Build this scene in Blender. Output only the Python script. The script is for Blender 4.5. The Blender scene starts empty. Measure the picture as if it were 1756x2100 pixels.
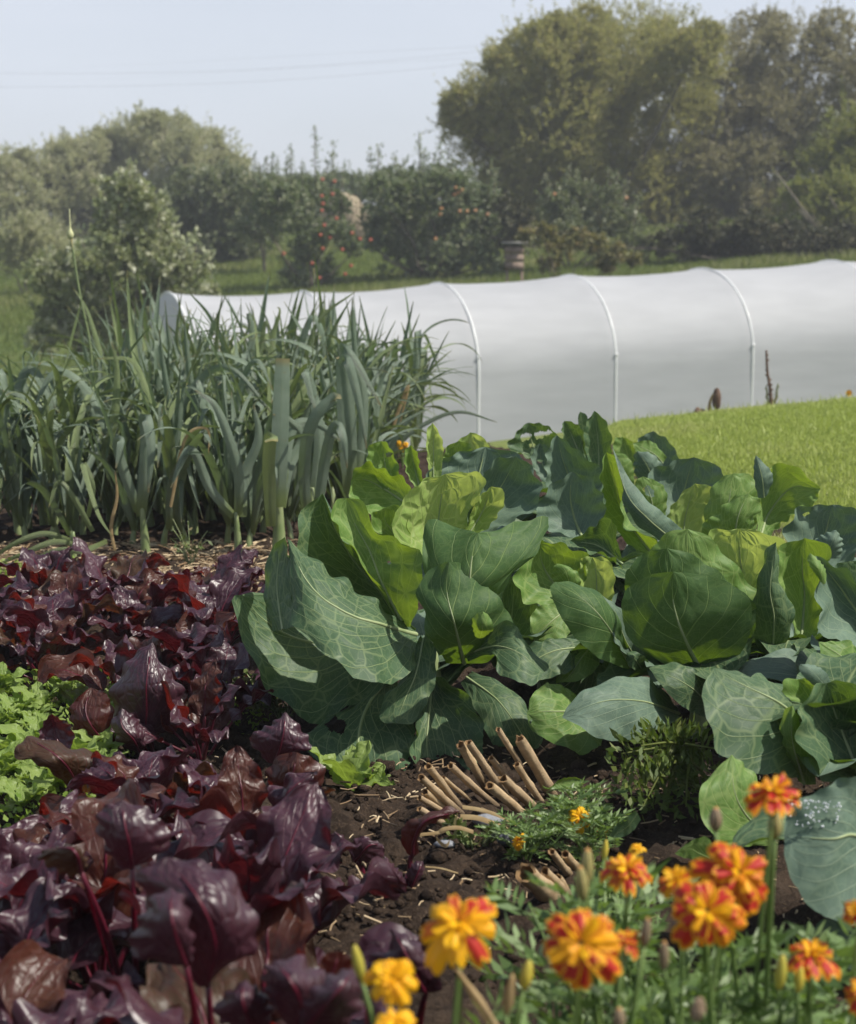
import bpy, math, random
import numpy as np
from mathutils import Vector, noise as mnoise

# ---------------------------------------------------------------- camera, sky, sun, exposure
S = bpy.context.scene
COL = S.collection
F = 3658.33                       # focal length in units of a 1756 px wide frame
PITCH = math.atan(541 / F)
CAM = np.array([0.0, 0.0, 0.90])
cd = bpy.data.cameras.new('camera')
cam = bpy.data.objects.new('camera', cd); COL.objects.link(cam)
cam.location = CAM; cam.rotation_euler = (math.pi / 2 - PITCH, 0, 0)
cd.sensor_fit = 'HORIZONTAL'; cd.sensor_width = 24.0; cd.lens = 50.0
cd.clip_start = 0.05; cd.clip_end = 2000
cd.dof.use_dof = True; cd.dof.focus_distance = 3.35; cd.dof.aperture_fstop = 6.2
S.camera = cam

SUN_EL, SUN_AZ = math.radians(53), math.radians(103)   # azimuth measured from +Y towards +X
w = bpy.data.worlds.new('World'); S.world = w; w.use_nodes = True
wt = w.node_tree; bg = wt.nodes['Background']
sky = wt.nodes.new('ShaderNodeTexSky'); sky.sky_type = 'NISHITA'; sky.sun_disc = False
sky.sun_elevation = SUN_EL; sky.sun_rotation = SUN_AZ
sky.air_density = 1.0; sky.dust_density = 2.0; sky.ozone_density = 1.5; sky.altitude = 50
tc = wt.nodes.new('ShaderNodeTexCoord'); mp = wt.nodes.new('ShaderNodeMapping'); mp.inputs['Scale'].default_value = (1, 1, 3.5)
nz = wt.nodes.new('ShaderNodeTexNoise'); nz.inputs['Scale'].default_value = 2.2; nz.inputs['Detail'].default_value = 5
cr = wt.nodes.new('ShaderNodeMapRange'); cr.inputs['From Min'].default_value = .3; cr.inputs['From Max'].default_value = .75
cr.inputs['To Min'].default_value = .62; cr.inputs['To Max'].default_value = .85
mx = wt.nodes.new('ShaderNodeMix'); mx.data_type = 'RGBA'
wt.links.new(tc.outputs['Generated'], mp.inputs['Vector']); wt.links.new(mp.outputs[0], nz.inputs['Vector'])
sp = wt.nodes.new('ShaderNodeSeparateXYZ'); wt.links.new(tc.outputs['Generated'], sp.inputs[0])
el = wt.nodes.new('ShaderNodeMapRange'); el.inputs['From Min'].default_value = .12; el.inputs['From Max'].default_value = .6; el.inputs['To Min'].default_value = 1; el.inputs['To Max'].default_value = .06
wt.links.new(sp.outputs[2], el.inputs['Value'])
ml = wt.nodes.new('ShaderNodeMath'); ml.operation = 'MULTIPLY'; wt.links.new(el.outputs[0], ml.inputs[1]); wt.links.new(cr.outputs[0], ml.inputs[0])
wt.links.new(nz.outputs['Fac'], cr.inputs['Value']); wt.links.new(ml.outputs[0], mx.inputs[0])
wt.links.new(sky.outputs[0], mx.inputs[6]); mx.inputs[7].default_value = (7.1, 7.45, 8.3, 1)
wt.links.new(mx.outputs[2], bg.inputs['Color']); bg.inputs['Strength'].default_value = 0.10
sl = bpy.data.lights.new('sun', 'SUN'); sl.energy = 5.0; sl.angle = math.radians(0.6); sl.color = (1, .95, .86)
sun = bpy.data.objects.new('sun', sl); COL.objects.link(sun)
sdir = Vector((math.cos(SUN_EL) * math.sin(SUN_AZ), math.cos(SUN_EL) * math.cos(SUN_AZ), math.sin(SUN_EL)))
sun.rotation_euler = sdir.to_track_quat('Z', 'Y').to_euler()
S.view_settings.view_transform = 'Standard'; S.view_settings.look = 'None'
S.view_settings.exposure = 0.24; S.view_settings.gamma = 1
S.render.engine = 'CYCLES'
S.cycles.use_denoising = True
S.cycles.max_bounces = 8; S.cycles.transparent_max_bounces = 8; S.cycles.transmission_bounces = 6
S.cycles.sample_clamp_indirect = 5; S.cycles.caustics_reflective = False; S.cycles.caustics_refractive = False

# ---------------------------------------------------------------- helpers
R = random.Random(7)
def rng(s): return np.random.default_rng(s)
def P(px, py, D):
    """point seen at (px,py) of the 1756x2100 photograph, D metres in front of the camera"""
    x = (px - 878) / F; y = -(py - 1050) / F
    c, s = math.cos(PITCH), math.sin(PITCH)
    d = np.array([x, y * s + c, y * c - s])
    return CAM + d * (D / d[1])
FR = {1: (441.0, 813.3, .3967), 2: (1028.9, 813.3, .41406), 4: (0, 1077.9, .39062), 5: (0, 1567.8, .50223),
      6: (685.9, 1420.9, .33482), 7: (1175.9, 1469.9, .33035), 8: (832.9, 1469.9, .22321), 0: (0, 0, 1)}
def FP(fr, zx, zy, D):
    a, b, k = FR[fr]
    return P(a + zx * k, b + zy * k, D)
def smooth(a, b, x):
    t = np.clip((np.asarray(x, float) - a) / (b - a), 0, 1)
    return t * t * (3 - 2 * t)
def ter(x, y):
    x = np.asarray(x, float); y = np.asarray(y, float)
    z = -1.6 * smooth(8.6, 18, y)
    z = z + (.10 * np.clip(x - 1.0, 0, 3.5) * smooth(4.3, 6.2, y) + .13 * np.clip(x - 1.0, -3, 0) * smooth(7.6, 9.4, y)) * (1 - smooth(13, 19, y))
    z = z + 1.76 * smooth(23, 30, y) + .075 * np.clip(y - 30, 0, 30)
    z = z + .06 * np.clip(x, -12, 12) * smooth(12, 18, y)
    return z
def wn(x, y, s=0, f=1.0):
    r = rng(s); out = 0
    for i in range(5):
        a = r.uniform(0, 6.283); k = f * (0.6 + i * .5)
        out = out + np.sin(x * k * math.cos(a) * 6.283 + y * k * math.sin(a) * 6.283 + r.uniform(0, 6.28)) / (1 + i * .5)
    return out / 3.0
def wpos(o):
    p = np.zeros(3)
    while o is not None:
        p += np.array(o.location); o = o.parent
    return p
def obj(name, V, Q, mats, parent=None, uv=None, met=None, smooth_=True, mi=None):
    """V (n,3) world coordinates, Q (m,4) quads"""
    V = np.asarray(V, float); Q = np.asarray(Q, np.int32)
    if parent is not None: V = V - wpos(parent)
    me = bpy.data.meshes.new(name)
    me.vertices.add(len(V)); me.vertices.foreach_set('co', V.ravel())
    me.loops.add(Q.size); me.loops.foreach_set('vertex_index', Q.ravel())
    me.polygons.add(len(Q)); me.polygons.foreach_set('loop_start', np.arange(0, Q.size, 4, dtype=np.int32))
    if mi is not None: me.polygons.foreach_set('material_index', np.asarray(mi, np.int32))
    for nm, arr in (('UV', uv), ('MET', met)):
        if arr is not None:
            l = me.uv_layers.new(name=nm); l.data.foreach_set('uv', np.asarray(arr, float)[Q.ravel()].ravel())
    if smooth_: me.polygons.foreach_set('use_smooth', np.ones(len(Q), bool))
    me.update(calc_edges=True); me.validate()
    for m in (mats if isinstance(mats, (list, tuple)) else [mats]): me.materials.append(m)
    o = bpy.data.objects.new(name, me); COL.objects.link(o)
    if parent is not None: o.parent = parent
    return o
def empty(name, loc, label=None, cat=None, group=None):
    o = bpy.data.objects.new(name, None); COL.objects.link(o); o.location = loc; o.empty_display_size = .05
    return tag(o, label, cat, group)
def tag(o, label=None, cat=None, group=None, kind=None):
    if label: o['label'] = label
    if cat: o['category'] = cat
    if group: o['group'] = group
    if kind: o['kind'] = kind
    return o
def dup(root, loc, rz=0, sc=1.0, label=None, group=None):
    r = root.copy(); COL.objects.link(r); r.location = loc; r.rotation_euler = (0, 0, rz); r.scale = (sc,) * 3
    if label: r['label'] = label
    if group: r['group'] = group
    for ch in root.children:
        c = ch.copy(); COL.objects.link(c); c.parent = r
        for g in ch.children:
            d = g.copy(); COL.objects.link(d); d.parent = c
    return r
class B:
    """collects quad pieces into one mesh"""
    def __init__(s): s.V = []; s.Q = []; s.U = []; s.M = []; s.mi = []; s.n = 0
    def add(s, V, Q, uv=None, met=None, mi=0):
        V = np.asarray(V, float); Q = np.asarray(Q, int)
        s.V.append(V); s.Q.append(Q + s.n); s.n += len(V)
        s.U.append(np.zeros((len(V), 2)) if uv is None else uv); s.M.append(np.zeros((len(V), 2)) if met is None else met)
        s.mi.append(np.full(len(Q), mi))
        return s
    def build(s, name, mats, parent=None, smooth_=True):
        return obj(name, np.concatenate(s.V), np.concatenate(s.Q), mats, parent, np.concatenate(s.U), np.concatenate(s.M), smooth_, np.concatenate(s.mi))
def gridq(nv, nu, close=False):
    i = np.arange(nv - 1)[:, None]; j = np.arange(nu if close else nu - 1)[None, :]; j2 = (j + 1) % nu
    return np.stack([i * nu + j, i * nu + j2, (i + 1) * nu + j2, (i + 1) * nu + j], -1).reshape(-1, 4)
def crom(pts, n):
    p = np.asarray(pts, float)
    if len(p) == 2: p = np.array([p[0], (p[0] + p[1]) / 2, p[1]])
    q = np.vstack([2 * p[0] - p[1], p, 2 * p[-1] - p[-2]])
    out = []
    for i in range(1, len(q) - 2):
        t = np.linspace(0, 1, 16, endpoint=False)[:, None]
        a, b, c, d = q[i - 1], q[i], q[i + 1], q[i + 2]
        out.append(.5 * (2 * b + (c - a) * t + (2 * a - 5 * b + 4 * c - d) * t ** 2 + (3 * b - a - 3 * c + d) * t ** 3))
    out = np.vstack(out + [p[-1:]])
    s = np.r_[0, np.cumsum(np.linalg.norm(np.diff(out, axis=0), axis=1))]; L = s[-1]
    u = np.linspace(0, L, n)
    return np.stack([np.interp(u, s, out[:, k]) for k in range(3)], 1), L
def gnormal(G):
    a = np.gradient(G, axis=0); b = np.gradient(G, axis=1); n = np.cross(b, a)
    return n / (np.linalg.norm(n, axis=2, keepdims=True) + 1e-9)
def tube(pts, rad, n=8, cap=True):
    pts = np.asarray(pts, float); k = len(pts); rad = np.broadcast_to(np.asarray(rad, float), (k,))
    T = np.gradient(pts, axis=0); T /= np.linalg.norm(T, axis=1, keepdims=True) + 1e-9
    ref = np.array([0, 0, 1.0]) if abs(T[0][2]) < .9 else np.array([1.0, 0, 0])
    A = np.cross(T, ref); A /= np.linalg.norm(A, axis=1, keepdims=True) + 1e-9; Bn = np.cross(T, A)
    th = np.linspace(0, 2 * math.pi, n, endpoint=False)
    V = pts[:, None, :] + rad[:, None, None] * (np.cos(th)[None, :, None] * A[:, None, :] + np.sin(th)[None, :, None] * Bn[:, None, :])
    V = V.reshape(-1, 3); Q = gridq(k, n, True)
    uv = np.stack([np.tile(np.arange(n) / n, k), np.repeat(np.linspace(0, 1, k), n)], 1)
    if cap:
        V = np.vstack([V, pts[:1], pts[-1:]]); uv = np.vstack([uv, [[.5, 0]], [[.5, 1]]])
        a, b = len(V) - 2, len(V) - 1
        c1 = [[a, (j + 1) % n, j, a] for j in range(0)]
        for j in range(0, n, 2):
            c1.append([a, (j + 2) % n, j + 1, j]); c1.append([b, (k - 1) * n + j, (k - 1) * n + j + 1, (k - 1) * n + (j + 2) % n])
        Q = np.vstack([Q, np.array(c1)])
    return V, Q, uv

# ---------------------------------------------------------------- node helpers and materials
class NT:
    def __init__(s, name):
        s.m = bpy.data.materials.new(name); s.m.use_nodes = True; s.t = s.m.node_tree; s.t.nodes.clear()
        s.out = s.n('ShaderNodeOutputMaterial')
    def n(s, typ, **k):
        nd = s.t.nodes.new(typ)
        for a, b in k.items(): setattr(nd, a, b)
        return nd
    def l(s, a, b):
        s.t.links.new(a, b)
    def set(s, sock, v):
        if isinstance(v, bpy.types.NodeSocket): s.l(v, sock)
        elif isinstance(v, (tuple, list)) and len(v) == 3 and sock.type == 'RGBA': sock.default_value = (*v, 1)
        else: sock.default_value = v
    def math(s, op, a, b=0.0, c=0.0, clamp=False):
        nd = s.n('ShaderNodeMath', operation=op, use_clamp=clamp)
        for i, v in enumerate((a, b, c)): s.set(nd.inputs[i], v)
        return nd.outputs[0]
    def rng(s, v, a, b, c=0.0, d=1.0):
        nd = s.n('ShaderNodeMapRange', interpolation_type='SMOOTHSTEP')
        for i, x in enumerate((v, a, b, c, d)): s.set(nd.inputs[i], x)
        return nd.outputs[0]
    def mix(s, f, a, b, blend='MIX'):
        nd = s.n('ShaderNodeMix', data_type='RGBA', blend_type=blend)
        s.set(nd.inputs[0], f); s.set(nd.inputs[6], a); s.set(nd.inputs[7], b)
        return nd.outputs[2]
    def noise(s, vec, scale, detail=3, rough=.55, out='Fac'):
        nd = s.n('ShaderNodeTexNoise'); s.l(vec, nd.inputs['Vector'])
        nd.inputs['Scale'].default_value = scale; nd.inputs['Detail'].default_value = detail; nd.inputs['Roughness'].default_value = rough
        return nd.outputs[out]
    def vor(s, vec, scale, feat='DISTANCE_TO_EDGE', rand=1.0):
        nd = s.n('ShaderNodeTexVoronoi', feature=feat); s.l(vec, nd.inputs['Vector'])
        nd.inputs['Scale'].default_value = scale; nd.inputs['Randomness'].default_value = rand
        return nd.outputs['Distance']
    def uv(s, name):
        nd = s.n('ShaderNodeUVMap'); nd.uv_map = name; return nd.outputs[0]
    def pos(s): return s.n('ShaderNodeNewGeometry').outputs['Position']
    def objc(s): return s.n('ShaderNodeTexCoord').outputs['Object']
    def sep(s, v):
        nd = s.n('ShaderNodeSeparateXYZ'); s.l(v, nd.inputs[0]); return nd.outputs
    def bump(s, h, st=.5, dist=.01):
        nd = s.n('ShaderNodeBump'); nd.inputs['Strength'].default_value = st; nd.inputs['Distance'].default_value = dist
        s.l(h, nd.inputs['Height']); return nd.outputs[0]
    def pbsdf(s, col, rough=.5, spec=.5, nrm=None, **k):
        nd = s.n('ShaderNodeBsdfPrincipled'); s.set(nd.inputs['Base Color'], col); s.set(nd.inputs['Roughness'], rough)
        nd.inputs['Specular IOR Level'].default_value = spec
        if nrm is not None: s.l(nrm, nd.inputs['Normal'])
        for a, b in k.items(): s.set(nd.inputs[a.replace('_', ' ')], b)
        return nd.outputs[0]
    def trans(s, col, nrm=None):
        nd = s.n('ShaderNodeBsdfTranslucent'); s.set(nd.inputs['Color'], col)
        if nrm is not None: s.l(nrm, nd.inputs['Normal'])
        return nd.outputs[0]
    def mixs(s, f, a, b):
        nd = s.n('ShaderNodeMixShader'); s.set(nd.inputs[0], f); s.l(a, nd.inputs[1]); s.l(b, nd.inputs[2]); return nd.outputs[0]
    def fin(s, sh): s.l(sh, s.out.inputs[0]); return s.m

def veined(name, base, base2, vein, tr, tf=.4, rough=.42, spec=.4, K=6.0, cell=27., vw=.05, bumpd=.0025, fine=.5, coat=0.0, quilt=1.0, slope=.75, vwid=.17):
    m = NT(name); u = m.sep(m.uv('UV')); met = m.uv('MET')
    au = m.math('ABSOLUTE', m.math('MULTIPLY_ADD', u[0], 2.0, -1.0))
    v = u[1]
    n1 = m.noise(met, 9, 2); n2 = m.noise(met, 30, 4)
    side = m.math('GREATER_THAN', u[0], .5)
    t = m.math('MULTIPLY', m.math('SUBTRACT', v, m.math('MULTIPLY', m.math('POWER', au, .8), slope)), K)
    t = m.math('ADD', t, m.math('MULTIPLY', m.math('SUBTRACT', n1, .5), .7))
    t = m.math('ADD', t, m.math('MULTIPLY', side, .5))
    fr = m.math('MULTIPLY', m.math('ABSOLUTE', m.math('SUBTRACT', m.math('FRACT', t), .5)), 2.0)
    lw = m.math('MULTIPLY_ADD', au, -vwid * .75, vwid)
    lat = m.rng(fr, m.math('SUBTRACT', 1.0, lw), 1.0)
    mid = m.rng(au, m.math('MULTIPLY_ADD', v, -vw * 1.6, vw * 2.0), 0.0)
    wv = m.n('ShaderNodeVectorMath', operation='ADD'); m.l(met, wv.inputs[0])
    sc = m.n('ShaderNodeVectorMath', operation='SCALE'); m.l(m.noise(met, 25, 2, .5, 'Color'), sc.inputs[0]); sc.inputs['Scale'].default_value = .018
    m.l(sc.outputs[0], wv.inputs[1])
    vd = m.vor(wv.outputs[0], cell)
    net = m.rng(vd, .060, .008); pil = m.rng(vd, 0.0, .28)
    vd2 = m.vor(wv.outputs[0], cell * 3.3); net2 = m.math('MULTIPLY', m.rng(vd2, .06, 0.0), .25)
    ve = m.math('MAXIMUM', m.math('MAXIMUM', mid, m.math('MULTIPLY', lat, .85)), m.math('MAXIMUM', m.math('MULTIPLY', net, fine), net2), clamp=True)
    c = m.mix(m.rng(n1, .3, .7), base, base2)
    c = m.mix(m.math('MULTIPLY', m.rng(n2, .45, .75), .35), c, tuple(x * 1.5 for x in base2))
    spk = m.vor(met, 140, 'F1'); c = m.mix(m.math('MULTIPLY', m.rng(spk, .13, .05), .35), c, (.30, .33, .20))
    c = m.mix(m.math('MULTIPLY', ve, .92), c, vein)
    h = m.math('ADD', m.math('MULTIPLY', pil, quilt), m.math('MULTIPLY', n2, .25))
    h = m.math('SUBTRACT', h, m.math('MULTIPLY', m.math('MAXIMUM', mid, lat), .7))
    nb = m.bump(h, .45, bumpd)
    trc = m.mix(m.math('MULTIPLY', ve, .55), tr, tuple(min(1, x * 1.7) for x in tr))
    rg = m.math('MULTIPLY_ADD', n2, .25, rough - .1)
    p = m.pbsdf(c, rg, spec, nb, Coat_Weight=coat, Coat_Roughness=.25)
    return m.fin(m.mixs(tf, p, m.trans(trc, nb)))
def plain(name, c1, c2, scale=20, rough=.6, spec=.3, tf=0, tr=None, bump=0, bd=.003, det=4):
    m = NT(name); o = m.objc(); n = m.noise(o, scale, det)
    c = m.mix(m.rng(n, .3, .7), c1, c2)
    nb = m.bump(n, bump, bd) if bump else None
    p = m.pbsdf(c, rough, spec, nb)
    if tf: p = m.mixs(tf, p, m.trans(tr))
    return m.fin(p)
def foliage(name, c1, c2, c3, tr, tf=.35, rough=.55, spec=.3):
    """leaf scatter: UV.x random per leaf, UV.y random per clump"""
    m = NT(name); u = m.sep(m.uv('UV'))
    c = m.mix(u[0], c1, c2); c = m.mix(m.rng(u[1], .55, 1.0), c, c3)
    return m.fin(m.mixs(tf, m.pbsdf(c, rough, spec), m.trans(m.mix(u[0], tr, tuple(x * .6 for x in tr)))))

M_cabO = veined('cabbage_outer', (.050, .100, .048), (.080, .140, .070), (.30, .37, .17), (.12, .20, .012), .32, .50, .28, fine=.38)
M_cabB = veined('cabbage_blue', (.095, .150, .108), (.140, .205, .150), (.28, .36, .23), (.08, .14, .02), .24, .55, .25, quilt=.6, fine=.22)
M_cabM = veined('cabbage_mid', (.105, .200, .045), (.165, .270, .075), (.40, .48, .18), (.24, .34, .02), .36, .50, .25, fine=.35)
M_cabU = veined('cabbage_underside', (.050, .105, .036), (.075, .140, .050), (.27, .36, .13), (.16, .26, .012), .36, .55, .2, K=7, fine=.14, bumpd=.003, quilt=.3, vwid=.15, slope=.32)
M_cabI = veined('cabbage_heart', (.21, .33, .075), (.31, .43, .12), (.42, .46, .20), (.46, .54, .10), .42, .5, .25, K=5, cell=27, bumpd=.006, quilt=1.6)
M_beet = veined('beet_leaf', (.034, .012, .020), (.058, .021, .032), (.10, .010, .026), (.12, .006, .008), .24, .38, .68, K=6, cell=55, vw=.03, bumpd=.0045, fine=.12, coat=.05, quilt=.6)
M_beetR = veined('beet_leaf_red', (.050, .016, .014), (.075, .030, .016), (.12, .010, .015), (.22, .014, .007), .32, .38, .45, K=6, cell=55, vw=.03, bumpd=.0045, fine=.15, coat=.05, quilt=.6)
M_beetG = veined('beet_leaf_bronze', (.050, .030, .016), (.060, .036, .018), (.12, .012, .015), (.15, .04, .008), .30, .45, .35, K=6, cell=50, vw=.045, bumpd=.004, fine=.15, coat=.08, quilt=.6)
M_beetstem = plain('beet_stem', (.07, .006, .016), (.12, .010, .026), 40, .35, .5, .15, (.4, .01, .04))
M_lettuce = veined('young_leaf', (.17, .26, .05), (.25, .33, .09), (.30, .40, .12), (.30, .42, .05), .38, .45, .35, K=5, cell=90, fine=.3, bumpd=.002)
M_stem = plain('pale_stem', (.22, .28, .12), (.30, .34, .18), 30, .5, .4, .1, (.3, .4, .1))
M_darkstem = plain('dark_stem', (.05, .045, .03), (.09, .07, .04), 20, .8, .2)
def leekmat(name, c1, c2, tr):
    m = NT(name); u = m.sep(m.uv('UV')); met = m.uv('MET')
    n = m.noise(met, 12, 3); c = m.mix(m.rng(n, .3, .7), c1, c2)
    st = m.math('SINE', m.math('MULTIPLY', u[0], 75.0)); st = m.rng(st, -1.0, 1.0)
    c = m.mix(m.math('MULTIPLY', st, .30), c, tuple(x * 1.7 for x in c2)); c = m.mix(m.math('MULTIPLY', m.rng(m.noise(met, 40, 3), .6, .75), .4), c, (.26, .24, .12))
    au = m.math('ABSOLUTE', m.math('MULTIPLY_ADD', u[0], 2.0, -1.0))
    c = m.mix(m.math('MULTIPLY', m.rng(au, .09, 0.0), .5), c, (.20, .26, .15))
    c = m.mix(m.rng(u[1], .22, .02), c, (.20, .25, .09))
    c = m.mix(m.math('MULTIPLY', m.rng(u[1], .93, 1.0), .8), c, (.32, .25, .10))
    h = m.math('ADD', m.math('MULTIPLY', st, .8), m.math('MULTIPLY', n, .6))
    nb = m.bump(h, .8, .0020)
    return m.fin(m.mixs(.24, m.pbsdf(c, .42, .45, nb), m.trans(tr, nb)))
M_leek = leekmat('leek_leaf', (.155, .215, .150), (.240, .300, .225), (.20, .30, .08))
M_leekY = leekmat('leek_leaf_light', (.18, .24, .10), (.26, .32, .15), (.22, .30, .07))
M_leekS = plain('leek_shank', (.16, .22, .08), (.28, .32, .16), 15, .4, .4, .1, (.4, .45, .2))
M_dry = plain('dry_leaf', (.36, .25, .12), (.50, .38, .20), 30, .7, .2, .3, (.5, .35, .12))

def straw_mat():
    m = NT('cane'); u = m.sep(m.uv('UV')); o = m.objc()
    n = m.noise(o, 45, 4); c = m.mix(m.rng(n, .3, .72), (.34, .24, .13), (.56, .42, .25))
    st = m.noise(m.uv('MET'), 60, 3); c = m.mix(m.math('MULTIPLY', m.rng(st, .5, .7), .5), c, (.20, .12, .06))
    c = m.mix(m.rng(m.noise(o, 17, 2), .55, .75, 0, .6), c, (.16, .10, .055))
    oi = m.n('ShaderNodeObjectInfo').outputs['Random']; c = m.mix(m.math('MULTIPLY', oi, .55), c, (.30, .22, .14)); c = m.mix(m.rng(m.math('ADD', u[1], m.math('MULTIPLY', n, .3)), .55, 1.15), c, (.10, .07, .045))
    return m.fin(m.pbsdf(c, .65, .25, m.bump(st, .6, .003)))
M_cane = straw_mat()
M_caneIn = plain('cane_inside', (.20, .12, .06), (.30, .19, .09), 60, .8, .1)
def strawbit():
    m = NT('straw'); u = m.sep(m.uv('UV')); c = m.mix(u[0], (.20, .13, .07), (.62, .50, .32))
    return m.fin(m.pbsdf(c, .6, .25))
M_straw = strawbit()
def soil_mat():
    m = NT('soil'); p = m.pos(); n = m.noise(p, 26, 8, .7); n2 = m.noise(p, 160, 5, .7); n3 = m.noise(p, 5, 3)
    c = m.mix(m.rng(n, .3, .7), (.020, .013, .009), (.060, .040, .027))
    c = m.mix(m.rng(n2, .52, .74, 0, .7), c, (.15, .105, .070))
    c = m.mix(m.rng(n3, .5, .75, 0, .4), c, (.09, .066, .045))
    h = m.math('ADD', m.math('MULTIPLY', n, .6), m.math('MULTIPLY', n2, .5))
    return m.fin(m.pbsdf(c, .9, .15, m.bump(h, 1.0, .015)))
M_soil = soil_mat()
M_stone = plain('stone', (.13, .14, .16), (.26, .27, .29), 60, .7, .3, bump=.6, bd=.004)
def ground_mat():
    m = NT('grass_ground'); p = m.pos(); n = m.noise(p, 1.2, 5, .6); n2 = m.noise(p, 40, 5, .7); n3 = m.noise(p, .25, 3)
    c = m.mix(m.rng(n, .35, .65), (.20, .26, .065), (.27, .31, .09))
    c = m.mix(m.rng(n2, .4, .7, 0, .6), c, (.25, .28, .09)); c = m.mix(m.rng(n3, .5, .7, 0, .4), c, (.20, .20, .08))
    far = m.rng(m.sep(p)[1], 12.0, 20.0); md = m.mix(m.rng(n, .35, .65), (.075, .125, .025), (.12, .16, .04)); md = m.mix(m.rng(n2, .45, .7, 0, .6), md, (.20, .20, .10)); c = m.mix(far, c, md)
    return m.fin(m.pbsdf(c, .85, .15, m.bump(m.math('ADD', n2, n), 1.0, .04)))
M_ground = ground_mat()
M_blade = foliage('grass_blade', (.30, .38, .09), (.48, .54, .17), (.60, .58, .30), (.48, .58, .10), .4, .5, .3)
# ---------------------------------------------------------------- terrain and far background
def terrain():
    ys = np.r_[np.arange(-4, 11, .25), np.arange(11, 62, .6), np.arange(62, 76, 2)]
    xs = np.r_[np.arange(-44, -14, 3), np.arange(-14, -3, .6), np.arange(-3, 4, .25), np.arange(4, 16, .6), np.arange(16, 45, 3)]
    X, Y = np.meshgrid(xs, ys)
    Z = ter(X, Y) - .035 * ((Y < 8.6) & (X < 2.1)) + .03 * wn(X, Y, 3, .35) * smooth(9, 14, Y) + .10 * wn(X, Y, 4, .08) * smooth(26, 34, Y)
    V = np.stack([X, Y, Z], -1).reshape(-1, 3)
    tag(obj('ground', V, gridq(len(ys), len(xs)), M_ground), 'grassy ground falling away past the beds and rising as a hillside', kind='structure')
terrain()

def soil():
    xs = np.r_[np.arange(-2.4, -.95, .05), np.arange(-.95, 1.25, .011), np.arange(1.25, 1.95, .05)]
    ys = np.r_[np.arange(.3, 1.9, .05), np.arange(1.9, 3.5, .011), np.arange(3.5, 8.1, .035)]
    X, Y = np.meshgrid(xs, ys); Z = ter(X, Y)
    H = np.array([mnoise.fractal((x * 9, y * 9, 0), .9, 2.1, 5) * .030 + abs(mnoise.noise((x * 34, y * 34, 3))) * .020 + abs(mnoise.noise((x * 75, y * 75, 5))) * .008 + mnoise.noise((x * 2.5, y * 2.5, 7)) * .02 for x, y in zip(X.ravel(), Y.ravel())]).reshape(X.shape)
    Z = Z + H + .004
    ok = (X < 1.0) | (Y < 5.6)
    Z = np.where(ok, Z, Z - .08)
    V = np.stack([X, Y, Z], -1).reshape(-1, 3)
    tag(obj('soil_bed', V, gridq(len(ys), len(xs)), M_soil), 'dark crumbly soil of the vegetable bed', kind='structure')
soil()

def scatter_leaves(b, C, D, Ln, Wd, seed, clump=None, fold=.25):
    n = len(C); r = rng(seed)
    D = D / (np.linalg.norm(D, axis=1, keepdims=True) + 1e-9)
    s = np.cross(D, r.normal(size=(n, 3))); s /= np.linalg.norm(s, axis=1, keepdims=True) + 1e-9
    Ln = np.broadcast_to(Ln, (n,))[:, None] * r.uniform(.7, 1.3, (n, 1)); Wd = np.broadcast_to(Wd, (n,))[:, None] * r.uniform(.7, 1.3, (n, 1))
    nn = np.cross(D, s)
    V = np.stack([C, C + .45 * Ln * D + .5 * Wd * s, C + Ln * D - nn * Ln * fold * .5, C + .45 * Ln * D - .5 * Wd * s], 1).reshape(-1, 3)
    Q = np.arange(4 * n).reshape(n, 4)
    cl = r.uniform(0, 1, n) if clump is None else clump
    uv = np.repeat(np.stack([r.uniform(0, 1, n), cl], 1), 4, axis=0)
    b.add(V, Q, uv)
def crown(b, blobs, density, ll, lw, seed, up=.5, spread=.6, tw=.45):
    """blobs: (centre, radii); twigs start in the shell and carry leaves"""
    r = rng(seed)
    ll *= .9
    allb = []
    for c, rad in blobs:
        rad = np.asarray(rad, float) * np.ones(3); allb.append((c, rad, 3.0))
        for q in range(7):
            d = r.normal(size=3); d /= np.linalg.norm(d); d[2] = d[2] * .8 + .25
            allb.append((c + d * rad * r.uniform(.65, .95), rad * r.uniform(.24, .46), 7.0))
    d0 = density
    for c, rad, dk in allb:
        density = d0 * dk
        rad = np.asarray(rad, float) * np.ones(3)
        nt = int(density * (rad[0] * rad[2]) * 12) + 2
        d = r.normal(size=(nt, 3)); d /= np.linalg.norm(d, axis=1, keepdims=True)
        rr = (r.uniform(.2, 1.0, (nt, 1)) ** .6 + .32 * r.uniform(0, 1, (nt, 1)) ** 4) * (1 + .16 * wn(d[:, :1] * 2, d[:, 2:] * 2, seed + 5, .7))
        s = c + d * rad * rr
        td = d * .7 + np.array([0, 0, up]) + r.normal(size=(nt, 3)) * .35; td /= np.linalg.norm(td, axis=1, keepdims=True)
        tl = tw * rad.mean() * r.uniform(.4, 1.2, (nt, 1)) * (1 + 1.5 * (r.uniform(size=(nt, 1)) > .90))
        cl = r.uniform(0, 1, nt)
        k = 12
        t = (np.arange(k) + r.uniform(0, 1, (nt, k))) / k
        C = s[:, None, :] + td[:, None, :] * tl[:, None, :] * t[:, :, None] + np.array([0, 0, -.12]) * (t[:, :, None] ** 2) * tl[:, None, :]
        D = td[:, None, :] * .8 + r.normal(size=(nt, k, 3)) * spread
        scatter_leaves(b, C.reshape(-1, 3), D.reshape(-1, 3), ll, lw, int(r.integers(1e9)), np.repeat(cl, k))
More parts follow.
